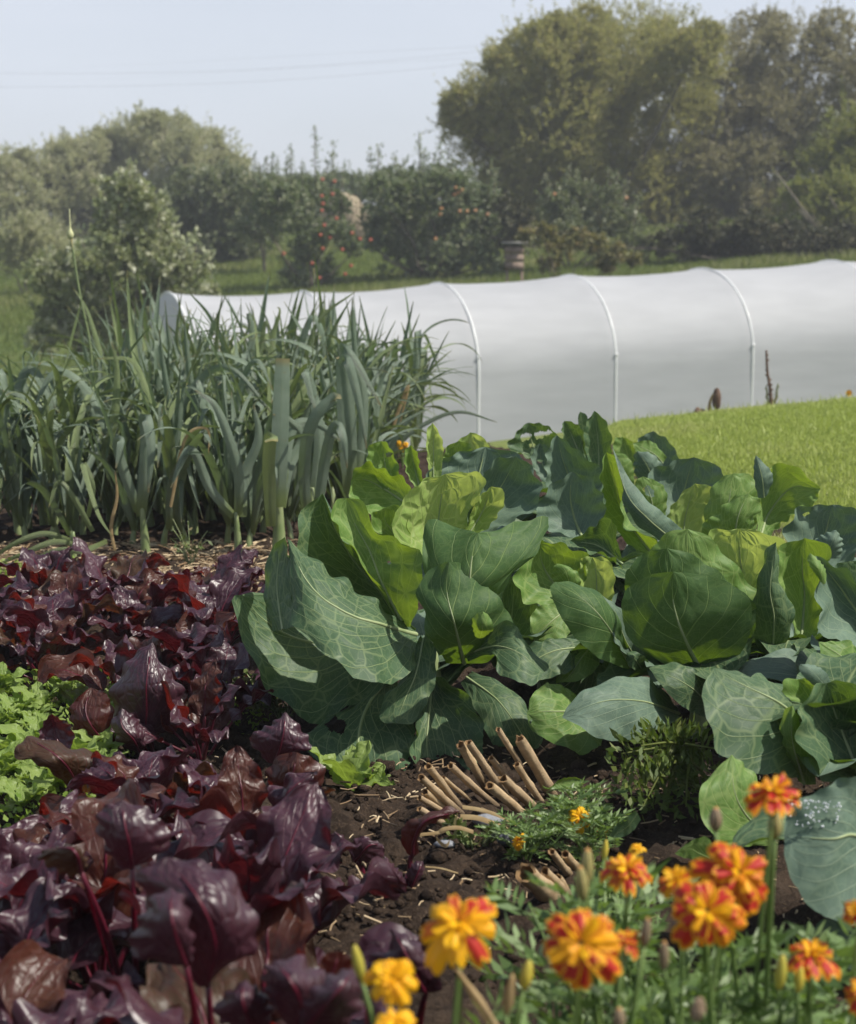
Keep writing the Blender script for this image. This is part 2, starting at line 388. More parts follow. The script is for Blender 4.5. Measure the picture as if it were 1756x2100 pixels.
def limbs(b, base, tops, r0, seed, n=5):
    r = rng(seed)
    for tp in tops:
        tp = np.asarray(tp); m = (base + tp) / 2 + r.normal(size=3) * np.linalg.norm(tp - base) * .08
        pts, _ = crom([base, base * .65 + tp * .35 + r.normal(size=3) * .05, m, tp], 9)
        b.add(*tube(pts, np.linspace(r0, r0 * .22, 9), n)[:3])
def px_blobs(lst, D, dd=0, seed=1, ysq=.8):
    r = rng(seed); out = []
    for x, y, rp in lst:
        d = D + r.uniform(-1, 1) * dd
        out.append((P(x, y, d), np.array([1, ysq, .9]) * rp / F * d))
    return out
def tree(name, label, cat, base_px, D, blobs, dens, ll, lw, leafm, seed, dd=1.0, up=.5, r0=.1, group=None, tw=.45, barkm=None, ntrunk=1, spread=.6):
    bx = P(base_px, 600, D)[0]; base = np.array([bx, D, float(ter(bx, D)) - .05])
    t = empty(name, base, label, cat, group)
    bl = px_blobs(blobs, D, dd, seed)
    b = B(); crown(b, bl, dens, ll, lw, seed, up, tw=tw, spread=spread); b.build('crown', leafm, t, False)
    b = B()
    for i in range(ntrunk):
        off = np.array([R.uniform(-.5, .5), R.uniform(-.2, .2), 0]) * (ntrunk > 1)
        limbs(b, base + off, [c + (0, 0, -.5 * rd[2]) for c, rd in bl[i::ntrunk]][::2], r0 * .55, seed + i)
    b.build('trunk', barkm or M_bark, t)
    return t
M_bark = plain('bark', (.10, .085, .065), (.20, .17, .13), 8, .85, .2, bump=.5, bd=.02)
M_wilA = foliage('willow_leaf', (.24, .24, .08), (.36, .35, .13), (.45, .39, .16), (.46, .46, .13), .46)
M_wilB = foliage('willow_leaf_brown', (.23, .22, .11), (.34, .31, .17), (.42, .38, .26), (.36, .34, .15), .42)
M_wilG = foliage('willow_leaf_green', (.15, .18, .05), (.24, .26, .08), (.30, .29, .09), (.32, .36, .06), .38)
M_grey = foliage('grey_leaf', (.34, .36, .19), (.48, .48, .30), (.58, .55, .38), (.50, .52, .24), .46)
M_apl = foliage('apple_leaf', (.15, .19, .10), (.24, .28, .16), (.34, .35, .21), (.22, .29, .08), .36, .4, .5)
M_apl2 = foliage('apple_leaf_pale', (.14, .165, .085), (.21, .235, .13), (.31, .31, .19), (.24, .30, .09), .32, .4, .5)
M_shrub = foliage('shrub_leaf', (.19, .23, .10), (.30, .33, .17), (.58, .58, .42), (.42, .46, .18), .35, .4, .5)
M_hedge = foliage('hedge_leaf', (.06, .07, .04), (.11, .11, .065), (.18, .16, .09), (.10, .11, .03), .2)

# the large trees on the right
tree('willow_tree', 'huge rounded olive green willow filling the upper right skyline', 'tree', 1250, 42,
     [(975, 215, 62), (1010, 290, 85), (1040, 170, 75), (1120, 120, 82), (1215, 105, 88), (1310, 100, 88), (1400, 118, 85), (1120, 250, 110), (1230, 230, 120), (1350, 240, 115), (1080, 370, 95), (1190, 390, 110), (1310, 400, 110), (1130, 330, 100), (940, 250, 40), (1400, 370, 90), (1100, 450, 70), (1200, 470, 80), (1300, 480, 80), (1380, 460, 70), (1130, 505, 40), (1230, 510, 45), (1330, 515, 45), (1060, 420, 50)],
     16, .105, .030, M_wilA, 11, 1.6, .7, .16, tw=.38, ntrunk=3)
tree('willow_tree', 'brownish thin-leaved willow with bare twigs at the right edge, beside the huge olive one', 'tree', 1640, 43.5,
     [(1490, 130, 72), (1560, 110, 70), (1640, 100, 72), (1720, 120, 78), (1500, 230, 100), (1620, 230, 110), (1730, 250, 105), (1480, 350, 100), (1600, 360, 105), (1710, 370, 100), (1800, 170, 90), (1450, 450, 85), (1560, 460, 90), (1650, 480, 80), (1480, 510, 50), (1580, 520, 50), (1690, 520, 50)],
     11, .10, .028, M_wilB, 12, 1.4, .5, .15, tw=.42, ntrunk=3)
t3 = tree('willow_tree', 'fresher green spreading willow low at the right edge with pale slanting branches', 'tree', 1830, 37,
     [(1745, 270, 55), (1700, 350, 62), (1780, 340, 75), (1650, 420, 50), (1740, 430, 70), (1600, 480, 38), (1690, 490, 55), (1790, 470, 80)],
     15, .10, .026, M_wilG, 13, .8, .5, .06, tw=.5)
b = B()
for x0, y0, x1, y1 in [(1640, 430, 1800, 590), (1665, 440, 1830, 600), (1700, 400, 1850, 610), (1590, 350, 1800, 600), (1720, 450, 1830, 600)]:
    pts, _ = crom([P(x1, y1, 36.5), P((x0 + x1) / 2 - 6, (y0 + y1) / 2 + 8, 36), P(x0, y0, 35.8)], 8); b.add(*tube(pts, np.linspace(.055, .015, 8), 6)[:3])
b.build('branch', plain('pale_branch', (.13, .11, .085), (.20, .18, .14), 6, .8, .2), t3)
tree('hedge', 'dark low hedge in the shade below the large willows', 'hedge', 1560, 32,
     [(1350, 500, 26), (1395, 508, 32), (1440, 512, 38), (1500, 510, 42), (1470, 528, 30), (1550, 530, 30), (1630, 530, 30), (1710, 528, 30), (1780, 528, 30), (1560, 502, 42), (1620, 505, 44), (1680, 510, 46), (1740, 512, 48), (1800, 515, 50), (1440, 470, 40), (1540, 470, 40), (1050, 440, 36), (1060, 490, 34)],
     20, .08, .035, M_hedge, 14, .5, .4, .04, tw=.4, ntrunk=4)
# the grey green tree line on the left
GT = 'grey green trees on the left skyline'
GW = tree('goat_willow', 'tall grey green tree with feathery bare top twigs, highest on the left skyline', 'tree', 330, 52,
     [(250, 330, 48), (290, 290, 55), (330, 330, 60), (380, 320, 55), (430, 320, 58), (470, 360, 50), (300, 380, 60), (400, 390, 65), (235, 300, 34), (200, 300, 40), (310, 255, 30), (360, 265, 30), (280, 450, 60), (360, 460, 70), (440, 440, 60), (500, 420, 40), (300, 500, 60), (400, 500, 60), (250, 480, 50)],
     10, .12, .035, M_grey, 21, 1.5, .8, .12, GT, tw=.45, ntrunk=2)
tree('goat_willow', 'middle grey green tree on the left skyline, lower than its tall right neighbour', 'tree', 150, 52,
     [(130, 330, 42), (175, 320, 45), (150, 380, 55), (200, 390, 50), (105, 390, 40), (215, 340, 30), (140, 450, 60), (210, 460, 50), (120, 500, 50), (180, 520, 60), (240, 420, 45)],
     12, .12, .035, M_grey, 22, 1.5, .8, .1, GT, tw=.5)
tree('goat_willow', 'leftmost grey green tree on the skyline, cut by the photo edge', 'tree', 30, 50,
     [(20, 350, 48), (75, 350, 42), (40, 410, 55), (-30, 370, 60), (100, 420, 45), (20, 470, 60), (80, 490, 50), (30, 540, 60), (100, 540, 50)],
     12, .12, .035, M_grey, 23, 1.5, .8, .1, GT, tw=.42)
tree('olive_willow', 'small silvery shrub low at the left edge in front of the tree line', 'shrub', 60, 34,
     [(25, 480, 36), (75, 470, 38), (50, 530, 42), (110, 520, 34), (0, 530, 36)],
     15, .075, .022, M_grey, 24, .6, .8, .05, tw=.6)
tree('hedgerow', 'distant dark green hedgerow closing the gaps between the apple trees', 'hedge', 650, 50,
     [(x, 388 + (x * 7 % 31), 42) for x in range(490, 1010, 44)] + [(x, 450 + (x * 5 % 17), 38) for x in range(500, 1000, 60)], 10, .10, .04, M_apl, 26, .8, .5, .05, tw=.5, ntrunk=4)
tree('field_maple', 'rounded mid green tree between pale shrub and the first apple tree', 'tree', 440, 40,
     [(390, 400, 52), (450, 390, 55), (490, 430, 50), (400, 470, 60), (470, 480, 54), (500, 500, 46), (520, 450, 42), (370, 530, 50), (350, 440, 45), (430, 540, 50)],
     22, .085, .04, M_apl2, 25, 1.0, .4, .09, tw=.35)
# apple trees with upright shoots and fruit
M_apple = plain('apple_skin', (.30, .035, .025), (.40, .09, .04), 9, .35, .5)
M_appleO = plain('apple_skin_orange', (.38, .15, .06), (.46, .23, .09), 9, .35, .5)
def sphere(c, r, n=10, m=8, sq=1.0, seed=None):
    th = np.linspace(.02, math.pi - .02, m)[:, None]; ph = np.linspace(0, 2 * math.pi, n, endpoint=False)[None, :]
    rr = r * np.ones((m, n))
    if seed is not None: rr = rr * (1 + .18 * wn(np.cos(ph) * np.sin(th), np.cos(th) + np.sin(ph) * .6, seed, .5))
    V = np.stack([rr * np.sin(th) * np.cos(ph), rr * np.sin(th) * np.sin(ph), rr * np.cos(th) * sq + 0 * ph], -1).reshape(-1, 3) + c
    uv = np.stack(np.broadcast_arrays(ph / 6.283, 1 - th / math.pi), -1).reshape(-1, 2)
    return V, gridq(m, n, True), uv
def shoots(t, D, lst, ll, lw, mat, seed):
    b = B(); bs = B(); r = rng(seed)
    for x, y0, y1, lean in lst:
        p0 = P(x, y0, D); p1 = P(x + lean, y1, D); k = int(110 * np.linalg.norm(p1 - p0) + 8)
        tt = r.uniform(0, 1, k)[:, None]; C = p0 * (1 - tt) + p1 * tt + r.normal(size=(k, 3)) * (.02 + .07 * (1 - tt))
        scatter_leaves(b, C, np.array([0, 0, .8]) + r.normal(size=(k, 3)) * .6, ll, lw, seed + int(x))
        bs.add(*tube(np.array([p0, (p0 + p1) / 2 + r.normal(size=3) * .02, p1]), [.012, .008, .004], 5)[:3])
    b.build('shoot_leaves', mat, t, False); bs.build('shoot', M_bark, t)
def apples(t, D, lst, mat):
    me = None
    for x, y in lst:
        p = P(x, y, D - .5)
        if me is None:
            o = obj('apple', *sphere(np.zeros(3), .034, 10, 8, .9)[:2], mat, None); me = o.data
        else:
            o = bpy.data.objects.new('apple', me); COL.objects.link(o)
        o.parent = t; o.location = p - wpos(t)
t = tree('apple_tree', 'upright apple tree dotted with red apples, left of the middle', 'tree', 640, 32,
     [(640, 400, 36), (600, 420, 38), (680, 430, 34), (640, 480, 44), (625, 540, 40), (560, 400, 32), (545, 450, 34), (700, 480, 28), (665, 560, 30), (600, 580, 26), (720, 510, 24)],
     15, .07, .035, M_apl, 31, .5, .7, .06, 'apple trees', tw=.5)
shoots(t, 32, [(650, 400, 262, -4), (680, 400, 290, 4), (668, 380, 330, 3), (560, 380, 315, 0), (585, 400, 325, 5), (540, 400, 335, -8), (620, 400, 330, 0), (700, 430, 340, 6), (600, 400, 300, -3)], .06, .03, M_apl, 41)
apples(t, 32, [(661, 368), (686, 372), (660, 402), (662, 418), (682, 398), (660, 432), (690, 448), (665, 462), (677, 488), (657, 482), (662, 510), (582, 520), (702, 512), (722, 478), (738, 490), (760, 492), (708, 562), (720, 545), (655, 570), (640, 540)], M_apple)
t = tree('apple_tree', 'densest darkest apple tree with a few orange apples, above the tunnel middle', 'tree', 880, 32.5,
     [(790, 400, 40), (830, 380, 42), (880, 400, 48), (930, 400, 44), (975, 420, 42), (800, 460, 46), (870, 470, 56), (950, 480, 52), (830, 530, 48), (900, 545, 50), (980, 530, 44), (1000, 470, 34), (770, 500, 24), (1015, 560, 30)],
     20, .07, .036, M_apl, 32, .6, .6, .07, 'apple trees', tw=.4)
shoots(t, 32.5, [(780, 380, 295, -4), (765, 400, 310, -6), (810, 370, 318, 0), (860, 370, 275, 0), (868, 370, 305, 4), (890, 380, 315, 2), (905, 380, 290, -3), (960, 390, 335, 3), (1000, 420, 330, 8), (1010, 430, 345, 6), (740, 430, 350, -4), (925, 380, 320, 4)], .065, .032, M_apl, 42)
apples(t, 32.5, [(935, 385), (940, 395), (947, 389), (932, 399), (958, 433), (943, 433), (975, 432), (1000, 440), (905, 428), (903, 440), (893, 490)], M_appleO)
t = tree('apple_tree', 'paler apple tree with loose upright shoots in front of the big willow', 'tree', 1170, 32.5,
     [(1140, 420, 36), (1185, 410, 38), (1120, 470, 34), (1170, 480, 42), (1230, 470, 38), (1250, 420, 32), (1290, 460, 34), (1310, 500, 30), (1240, 530, 34), (1290, 530, 30)],
     13, .07, .034, M_apl2, 33, .6, .7, .05, 'apple trees', tw=.45)
shoots(t, 32.5, [(1130, 440, 355, -8), (1165, 410, 342, 4), (1185, 400, 350, 0), (1210, 420, 370, 6), (1250, 420, 345, -2), (1280, 440, 370, 0), (1300, 470, 400, 12), (1260, 430, 350, 8), (1225, 430, 385, 4)], .065, .032, M_apl2, 43)
apples(t, 32.5, [(1137, 398), (1285, 406)], M_appleO)
t = tree('apple_tree', 'slim apple tree with thin upright shoots left of the red fruited one', 'tree', 545, 36,
     [(530, 390, 36), (560, 400, 36), (525, 440, 38), (570, 445, 34), (545, 480, 34), (505, 470, 30)],
     13, .075, .035, M_apl2, 36, .4, .7, .05, 'apple trees', tw=.5)
shoots(t, 36, [(525, 390, 318, -3), (545, 390, 325, 2), (565, 400, 330, 4), (505, 420, 345, -5)], .07, .03, M_apl2, 46)
shoots(GW, 52, [(250, 320, 232, -4), (275, 300, 215, 2), (290, 290, 208, -2), (305, 290, 225, 6), (335, 290, 232, 4), (355, 290, 222, 8), (375, 300, 240, 8), (262, 310, 240, -8), (320, 290, 238, 0), (400, 310, 258, 8), (130, 310, 262, -3), (165, 300, 262, 5), (110, 320, 275, -6)], .10, .028, M_grey, 47)
t = tree('cherry_tree', 'small open tree with drooping yellowish leaves just behind the tunnel', 'tree', 1150, 27.5,
     [(1115, 480, 22), (1150, 505, 24), (1190, 490, 22), (1225, 500, 20), (1260, 520, 18), (1300, 530, 16), (1085, 480, 16), (1130, 540, 18), (1240, 545, 16)],
     11, .10, .036, foliage('cherry_leaf', (.14, .16, .06), (.24, .22, .10), (.30, .24, .12), (.30, .28, .07), .35), 34, .3, -.3, .03, tw=.6)
t = tree('tall_shrub', 'tall bushy shrub with pale young leaves on its shoots, left of the tunnel end', 'shrub', 250, 24.5,
     [(265, 395, 34), (255, 450, 50), (310, 470, 44), (220, 500, 46), (290, 540, 60), (190, 570, 55), (350, 540, 45), (230, 620, 60), (320, 620, 55), (150, 640, 50), (120, 660, 50), (390, 570, 38), (180, 690, 55), (260, 700, 60), (340, 680, 50), (90, 700, 40), (260, 520, 55), (330, 580, 50), (230, 370, 26), (300, 420, 36), (130, 600, 50), (200, 640, 60), (420, 620, 40), (100, 560, 50)],
     11, .085, .042, M_shrub, 35, .5, .5, .05, tw=.4, ntrunk=3)
shoots(t, 24.2, [(270, 420, 332, -4), (290, 430, 370, 8), (220, 450, 395, -8), (320, 480, 392, 10), (345, 520, 470, 12), (395, 560, 475, 6), (420, 570, 515, 14), (245, 430, 372, -4), (175, 540, 470, -10), (150, 560, 500, -6), (375, 540, 490, 4)], .09, .042, foliage('shoot_leaf', (.30, .35, .17), (.50, .52, .34), (.62, .62, .46), (.42, .46, .18), .35), 45)
# straw coloured bank and hutch among the trees
b = B(); c = P(708, 445, 44)
V, Q, U = sphere(c + (0, 0, -.2), 1.0, 24, 16, 1.0, 5); V = c + (V - c) * (.62, .6, .72); b.add(V, Q, U)
for i in range(500):
    a = R.uniform(0, 6.28); z = R.uniform(-.8, .7); rr = .62 * math.sqrt(max(0, 1 - z * z)) + .02
    p0 = c + (rr * math.cos(a), rr * 1.4 * math.sin(a), z * .72 - .2); p1 = p0 + (R.uniform(-.05, .05), -.02, -R.uniform(.1, .25)); b.add(*tube([p0, p1], [.008, .005], 4, False)[:3])
tag(b.build('straw_stack', plain('old_straw', (.22, .18, .12), (.32, .27, .19), 14, .9, .1, bump=.6, bd=.03)), 'tan heap of old straw showing between the apple trees', 'straw stack')
def box(c, s, bev=0):
    x, y, z = s; c = np.asarray(c)
    V = np.array([[i, j, k] for k in (-.5, .5) for j in (-.5, .5) for i in (-.5, .5)]) * (x, y, z) + c
    Q = [[0, 1, 3, 2], [4, 6, 7, 5], [0, 4, 5, 1], [1, 5, 7, 3], [3, 7, 6, 2], [2, 6, 4, 0]]
    Q = [q[::-1] for q in Q]
    return V, np.array(Q)
c = P(1055, 525, 29.5); t = empty('wooden_hutch', (c[0], c[1], float(ter(c[0], c[1]))), 'small weathered wooden hutch with flat roof among the apple trees', 'hutch')
M_wood = plain('weathered_wood', (.17, .12, .09), (.27, .21, .17), 12, .85, .15, bump=.4, bd=.01)
for k in range(3):
    o = obj('side_board', *box(c + (0, 0, -.16 + k * .125), (.30, .3, .118)), M_wood, t, smooth_=False)
obj('roof', *box(c + (0, -.02, .215), (.40, .40, .03)), plain('grey_roof', (.22, .21, .20), (.33, .32, .30), 15, .8, .2), t, smooth_=False)
b = B()
for dx in (-.12, .12): b.add(*box(c + (dx, -.1, -.50), (.04, .04, .56)))
b.build('leg', M_wood, t, False)

# ---------------------------------------------------------------- the polytunnel
def tunnel():
    AX = math.radians(20)
    hp = [(70, 604, 18.7), (345, 600, 19.85), (622, 597, 20.42), (900, 580, 21.0), (1170, 564, 21.57), (1440, 550, 22.15), (1705, 534, 22.75), (1970, 519, 23.35), (2230, 506, 23.95)][1:]
    ridge = [P(*h) for h in hp]
    perp = np.array([math.sin(AX), -math.cos(AX), 0])
    RV, RW = .98, 1.28
    def section(c, k, n=44, grow=0):
        pts = []
        for i in range(n):
            t = i / (n - 1)
            # from the ground on the camera side over the ridge to the ground behind
            s = t * 2 - 1
            if abs(s) > .62:
                sg = -1 if s < 0 else 1; f = (abs(s) - .62) / .38
                off = -sg * (RW * (k) + grow); zt = c[2] - RV
                q = c + perp * off; zg = float(ter(q[0], q[1])) - .06
                pts.append([q[0], q[1], zt + (zg - zt) * f])
            else:
                a = s / .62 * math.pi / 2
                off = -math.sin(a) * (RW * k + grow); z = c[2] - RV + (RV * k + grow) * math.cos(a)
                q = c + perp * off; pts.append([q[0], q[1], z])
        return np.array(pts)
    rows = []; us = []
    sub = 14
    for i in range(len(ridge) - 1):
        for j in range(sub):
            f = j / sub; c = ridge[i] * (1 - f) + ridge[i + 1] * f
            g = math.sin(math.pi * f) ** .7
            k = 1 - .018 * g; c = c - np.array([0, 0, .028 * g])
            rows.append(section(c, k)); us.append(i + f)
    rows.append(section(ridge[-1], 1)); us.append(len(ridge) - 1)
    G = np.array(rows); nv, nu = G.shape[:2]
    U, T = np.meshgrid(np.array(us), np.linspace(0, 1, nu), indexing='ij')
    nrm = gnormal(G); G = G + nrm * (.007 * wn(U * 1.3, T * 5, 3, .6) + .0025 * wn(U * 7, T * 9, 8, 1) + .003 * np.sin(T * 40 + 3 * wn(U, T, 2, .8)) * (np.abs((U % 1) - .5) * 2) ** 6)[..., None]
    m = NT('tunnel_film'); p = m.pos()
    mp = m.n('ShaderNodeMapping'); m.l(p, mp.inputs[0]); mp.inputs['Scale'].default_value = (.5, .5, 3)
    n = m.noise(mp.outputs[0], 3, 5); n2 = m.noise(p, 14, 4, .6)
    c = m.mix(m.rng(n, .3, .7), (.53, .54, .56), (.59, .60, .62)); c = m.mix(m.rng(n2, .6, .75, 0, .2), c, (.42, .43, .38))
    mat = m.fin(m.mixs(.38, m.pbsdf(c, .6, .15, m.bump(n, .15, .02)), m.trans((.62, .63, .65))))
    t = empty('polytunnel', (ridge[2][0], ridge[2][1], float(ter(ridge[2][0], ridge[2][1]))), 'long white polytunnel with curved hoops behind the beds', 'polytunnel')
    obj('cover', G.reshape(-1, 3), gridq(nv, nu), mat, t)
    # closed end on the left: sheet gathered and bulging out
    c = section(ridge[0], 1.0); rowsE = []
    cen = c.mean(axis=0); ax = np.array([-math.cos(AX), -math.sin(AX), 0])
    for f in np.linspace(1, 0, 12): rowsE.append(cen + (c - cen) * f + ax * .08 * math.sqrt(max(0, 1 - f * f)))
    E = np.array(rowsE)
    obj('end_sheet', E.reshape(-1, 3), gridq(12, E.shape[1]), mat, t)
    mh = plain('hoop_sleeve', (.80, .80, .79), (.86, .86, .85), 10, .3, .5)
    for i, c in enumerate(ridge[:-1]):
        s = section(c, 1.0, 60, .001); bb = B(); bb.add(*tube(s, .011, 8)[:3]); bb.build('hoop', mh, t)
    # small shiny beads added as stand-ins for sun glints on the film
    glint_mat = NT('clip'); glint_mat = glint_mat.fin(glint_mat.pbsdf((.85, .85, .85), .12, .8))
    for (x, y), c in zip([(958, 735), (1265, 725), (1537, 705)], ridge[2:5]):
        s = section(c, 1.0, 120, .012); a = np.array([F * (q[0] / q[1]) + 878 for q in s[:60]])
        j = int(.29 * 59 * 1)
        zz = min(range(60), key=lambda q: abs(s[q][2] - P(x, y, s[q][1])[2]))
        obj('clip', *sphere(s[zz], .020, 12, 8, .8)[:2], glint_mat, t)
tunnel()

# ---------------------------------------------------------------- lawn blades and plants on the crest
def lawn():
    r = rng(77); n = 260000
    Y = r.uniform(5.2, 11.2, n); X = r.uniform(.70, 3.1, n)
    keep = (X < .26 * Y + .15) & ((X > 1.0) | (Y > 5.7)) & (X > .20 * Y - .9)
    X, Y = X[keep], Y[keep]; n = len(X); Z = ter(X, Y)
    C = np.stack([X, Y, Z - .004], 1); patch = (wn(X, Y, 9, .55) + 1) / 2
    D = np.stack([r.normal(0, .38, n), r.normal(0, .38, n), np.ones(n)], 1)
    b = B(); scatter_leaves(b, C, D, .018 + .026 * patch ** 2 + .03 * (r.uniform(0, 1, n) > .985), .0055, 5, np.clip(patch * .8 + r.uniform(0, .3, n), 0, 1), .1)
    tag(b.build('grass', M_blade, None, False), 'short mown bright green grass of the sloping lawn', 'grass', kind='stuff')
lawn()
def crest_plants():
    mb = plain('withered_brown', (.09, .055, .04), (.17, .11, .08), 40, .8, .2, bump=.5)
    # withered sunflower: hanging head
    D = 10.0; base = P(1458, 862, D); base[2] = float(ter(base[0], base[1])) - .02
    t = empty('dead_sunflower', base, 'withered brown sunflower with hanging head on the lawn crest', 'sunflower')
    pts, _ = crom([base, P(1455, 835, D), P(1460, 815, D), P(1470, 803, D), P(1476, 812, D)], 14); bb = B(); bb.add(*tube(pts, np.linspace(.012, .006, 14), 6)[:3]); bb.build('stem', M_dry, t)
    V, Q, U = sphere(P(1471, 819, D), .042, 14, 10, 1.45, 4); c = P(1471, 819, D); V = c + (V - c) * (.62, .5, 1.05); obj('flower_head', V, Q, mb, t)
    for (x0, y0, x1, y1, wd) in [(1455, 848, 1423, 852, .05), (1455, 830, 1462, 848, .04), (1440, 842, 1422, 846, .035)]:
        G, u, v = blade(P(x0, y0, D), 0, 0, 0, .01, .01)  # replaced below
        p0, p1 = P(x0, y0, D), P(x1, y1, D); mid = (p0 + p1) / 2 + (0, 0, .012)
        Mm, L = crom([p0, mid, p1], 10); s = np.array([0, .6, .8]) * wd / 2; pr = np.sin(np.linspace(.1, math.pi - .05, 10))[:, None]
        G = np.stack([Mm + s * pr, Mm + (0, -.006, .004), Mm - s * pr], 1); obj('leaf', G.reshape(-1, 3), gridq(10, 3), mb, t)
    # upright dead stalk
    base = P(1583, 842, D); base[2] = float(ter(base[0], base[1])) - .02
    t = empty('dead_stalk', base, 'tall bare dead stalk with short side shoots on the lawn crest', 'stalk')
    pts, _ = crom([base, P(1580, 800, D), P(1574, 760, D), P(1572, 718, D)], 14); bb = B(); bb.add(*tube(pts, np.linspace(.011, .006, 14), 6)[:3])
    for k in range(14): p = pts[3 + k % 10] + np.array([R.uniform(-.01, .01), R.uniform(-.01, .01), 0]); bb.add(*sphere(p, .008, 6, 5)[:2])
    bb.build('stem', mb, t)
    ml = plain('shoot_green', (.14, .17, .06), (.24, .22, .09), 30, .7, .2)
    for (x0, y0, x1, y1, x2, y2) in [(1581, 830, 1592, 815, 1596, 786), (1580, 832, 1574, 815, 1572, 790), (1583, 838, 1590, 828, 1594, 800), (1581, 838, 1576, 830, 1573, 810)]:
        pts, _ = crom([P(x0, y0, D), P(x1, y1, D), P(x2, y2, D)], 8); bb = B(); bb.add(*tube(pts, np.linspace(.005, .0025, 8), 5)[:3])
        for k in range(7): bb.add(*sphere(pts[k] + np.array([R.uniform(-.006, .006), 0, 0]), .0055, 6, 4, 1.8)[:2])
        bb.build('side_shoot', ml, t)
    for (x, y, rr, lab) in [(1741, 806, .022, 'small open yellow daisy flower on the lawn crest at the right edge'), (1717, 822, .011, 'tiny half closed orange flower on the lawn crest, left of the open yellow one')]:
        base = P(x, y + 25, D); base[2] = float(ter(base[0], base[1])) - .01; c = P(x, y, D)
        t = empty('yellow_flower', base, lab, 'flower')
        bb = B(); pts, _ = crom([base, (base + c) / 2 + (.008, 0, 0), c], 6); bb.add(*tube(pts, .0025, 5)[:3])
        bb.build('stem', ml, t)
        bb = B()
        for k in range(10):
            a = k * .6283; d = np.array([math.cos(a), -.35, math.sin(a)]); s = np.array([-math.sin(a), 0, math.cos(a)]) * rr * .28
            bb.add(np.array([c, c + d * rr * .6 + s, c + d * rr, c + d * rr * .6 - s]), [[0, 1, 2, 3]])
        bb.build('petals', plain('yellow_petal', (.75, .42, .02), (.8, .5, .03), 5, .5, .3), t, False)
        obj('flower_centre', *sphere(c + (0, -.004, 0), rr * .38)[:2], plain('orange_centre', (.45, .16, .02), (.5, .2, .02), 5, .7, .2), t)
        for sg in (-1, 1):
            G = np.array([[base + (0, 0, .01), base + (0, 0, .014)], [base + (sg * .03, 0, .04), base + (sg * .03, .012, .045)], [base + (sg * .06, 0, .03), base + (sg * .06, .002, .032)]]); obj('leaf', G.reshape(-1, 3), gridq(3, 2), ml, t)

def haze():
    V, Q = box((0, 35.3, 3.4), (86.6, 80.6, 13.6)); m = NT('air'); v = m.n('ShaderNodeVolumePrincipled')
    v.inputs['Color'].default_value = (.90, .94, 1, 1); v.inputs['Density'].default_value = .0021; v.inputs['Anisotropy'].default_value = .1
    m.t.links.new(v.outputs[0], m.out.inputs['Volume'])
    tag(obj('haze', V, Q, m.m, None, smooth_=False), 'thin pale air between the garden and the far trees', 'haze', kind='stuff')
haze()

def meadow():
    r = rng(78); n = 150000; Y = r.uniform(26, 48, n); X = r.uniform(-.27, .27, n) * Y
    C = np.stack([X, Y, ter(X, Y) + .10 * wn(X, Y, 4, .08) * smooth(26, 34, Y) - .02], 1); pt = (wn(X, Y, 19, .25) + 1) / 2
    D = np.stack([r.normal(0, .35, n), r.normal(0, .35, n), np.ones(n)], 1); b = B()
    scatter_leaves(b, C, D, .07 + .13 * pt, .016, 6, np.clip(pt + r.uniform(-.2, .3, n), 0, 1), .2)
    tag(b.build('meadow_grass', foliage('meadow_blade', (.11, .16, .035), (.19, .24, .06), (.30, .30, .13), (.26, .32, .05), .35), None, False), 'rough tufted grass of the orchard slope behind the tunnel', 'grass', kind='stuff')
meadow()
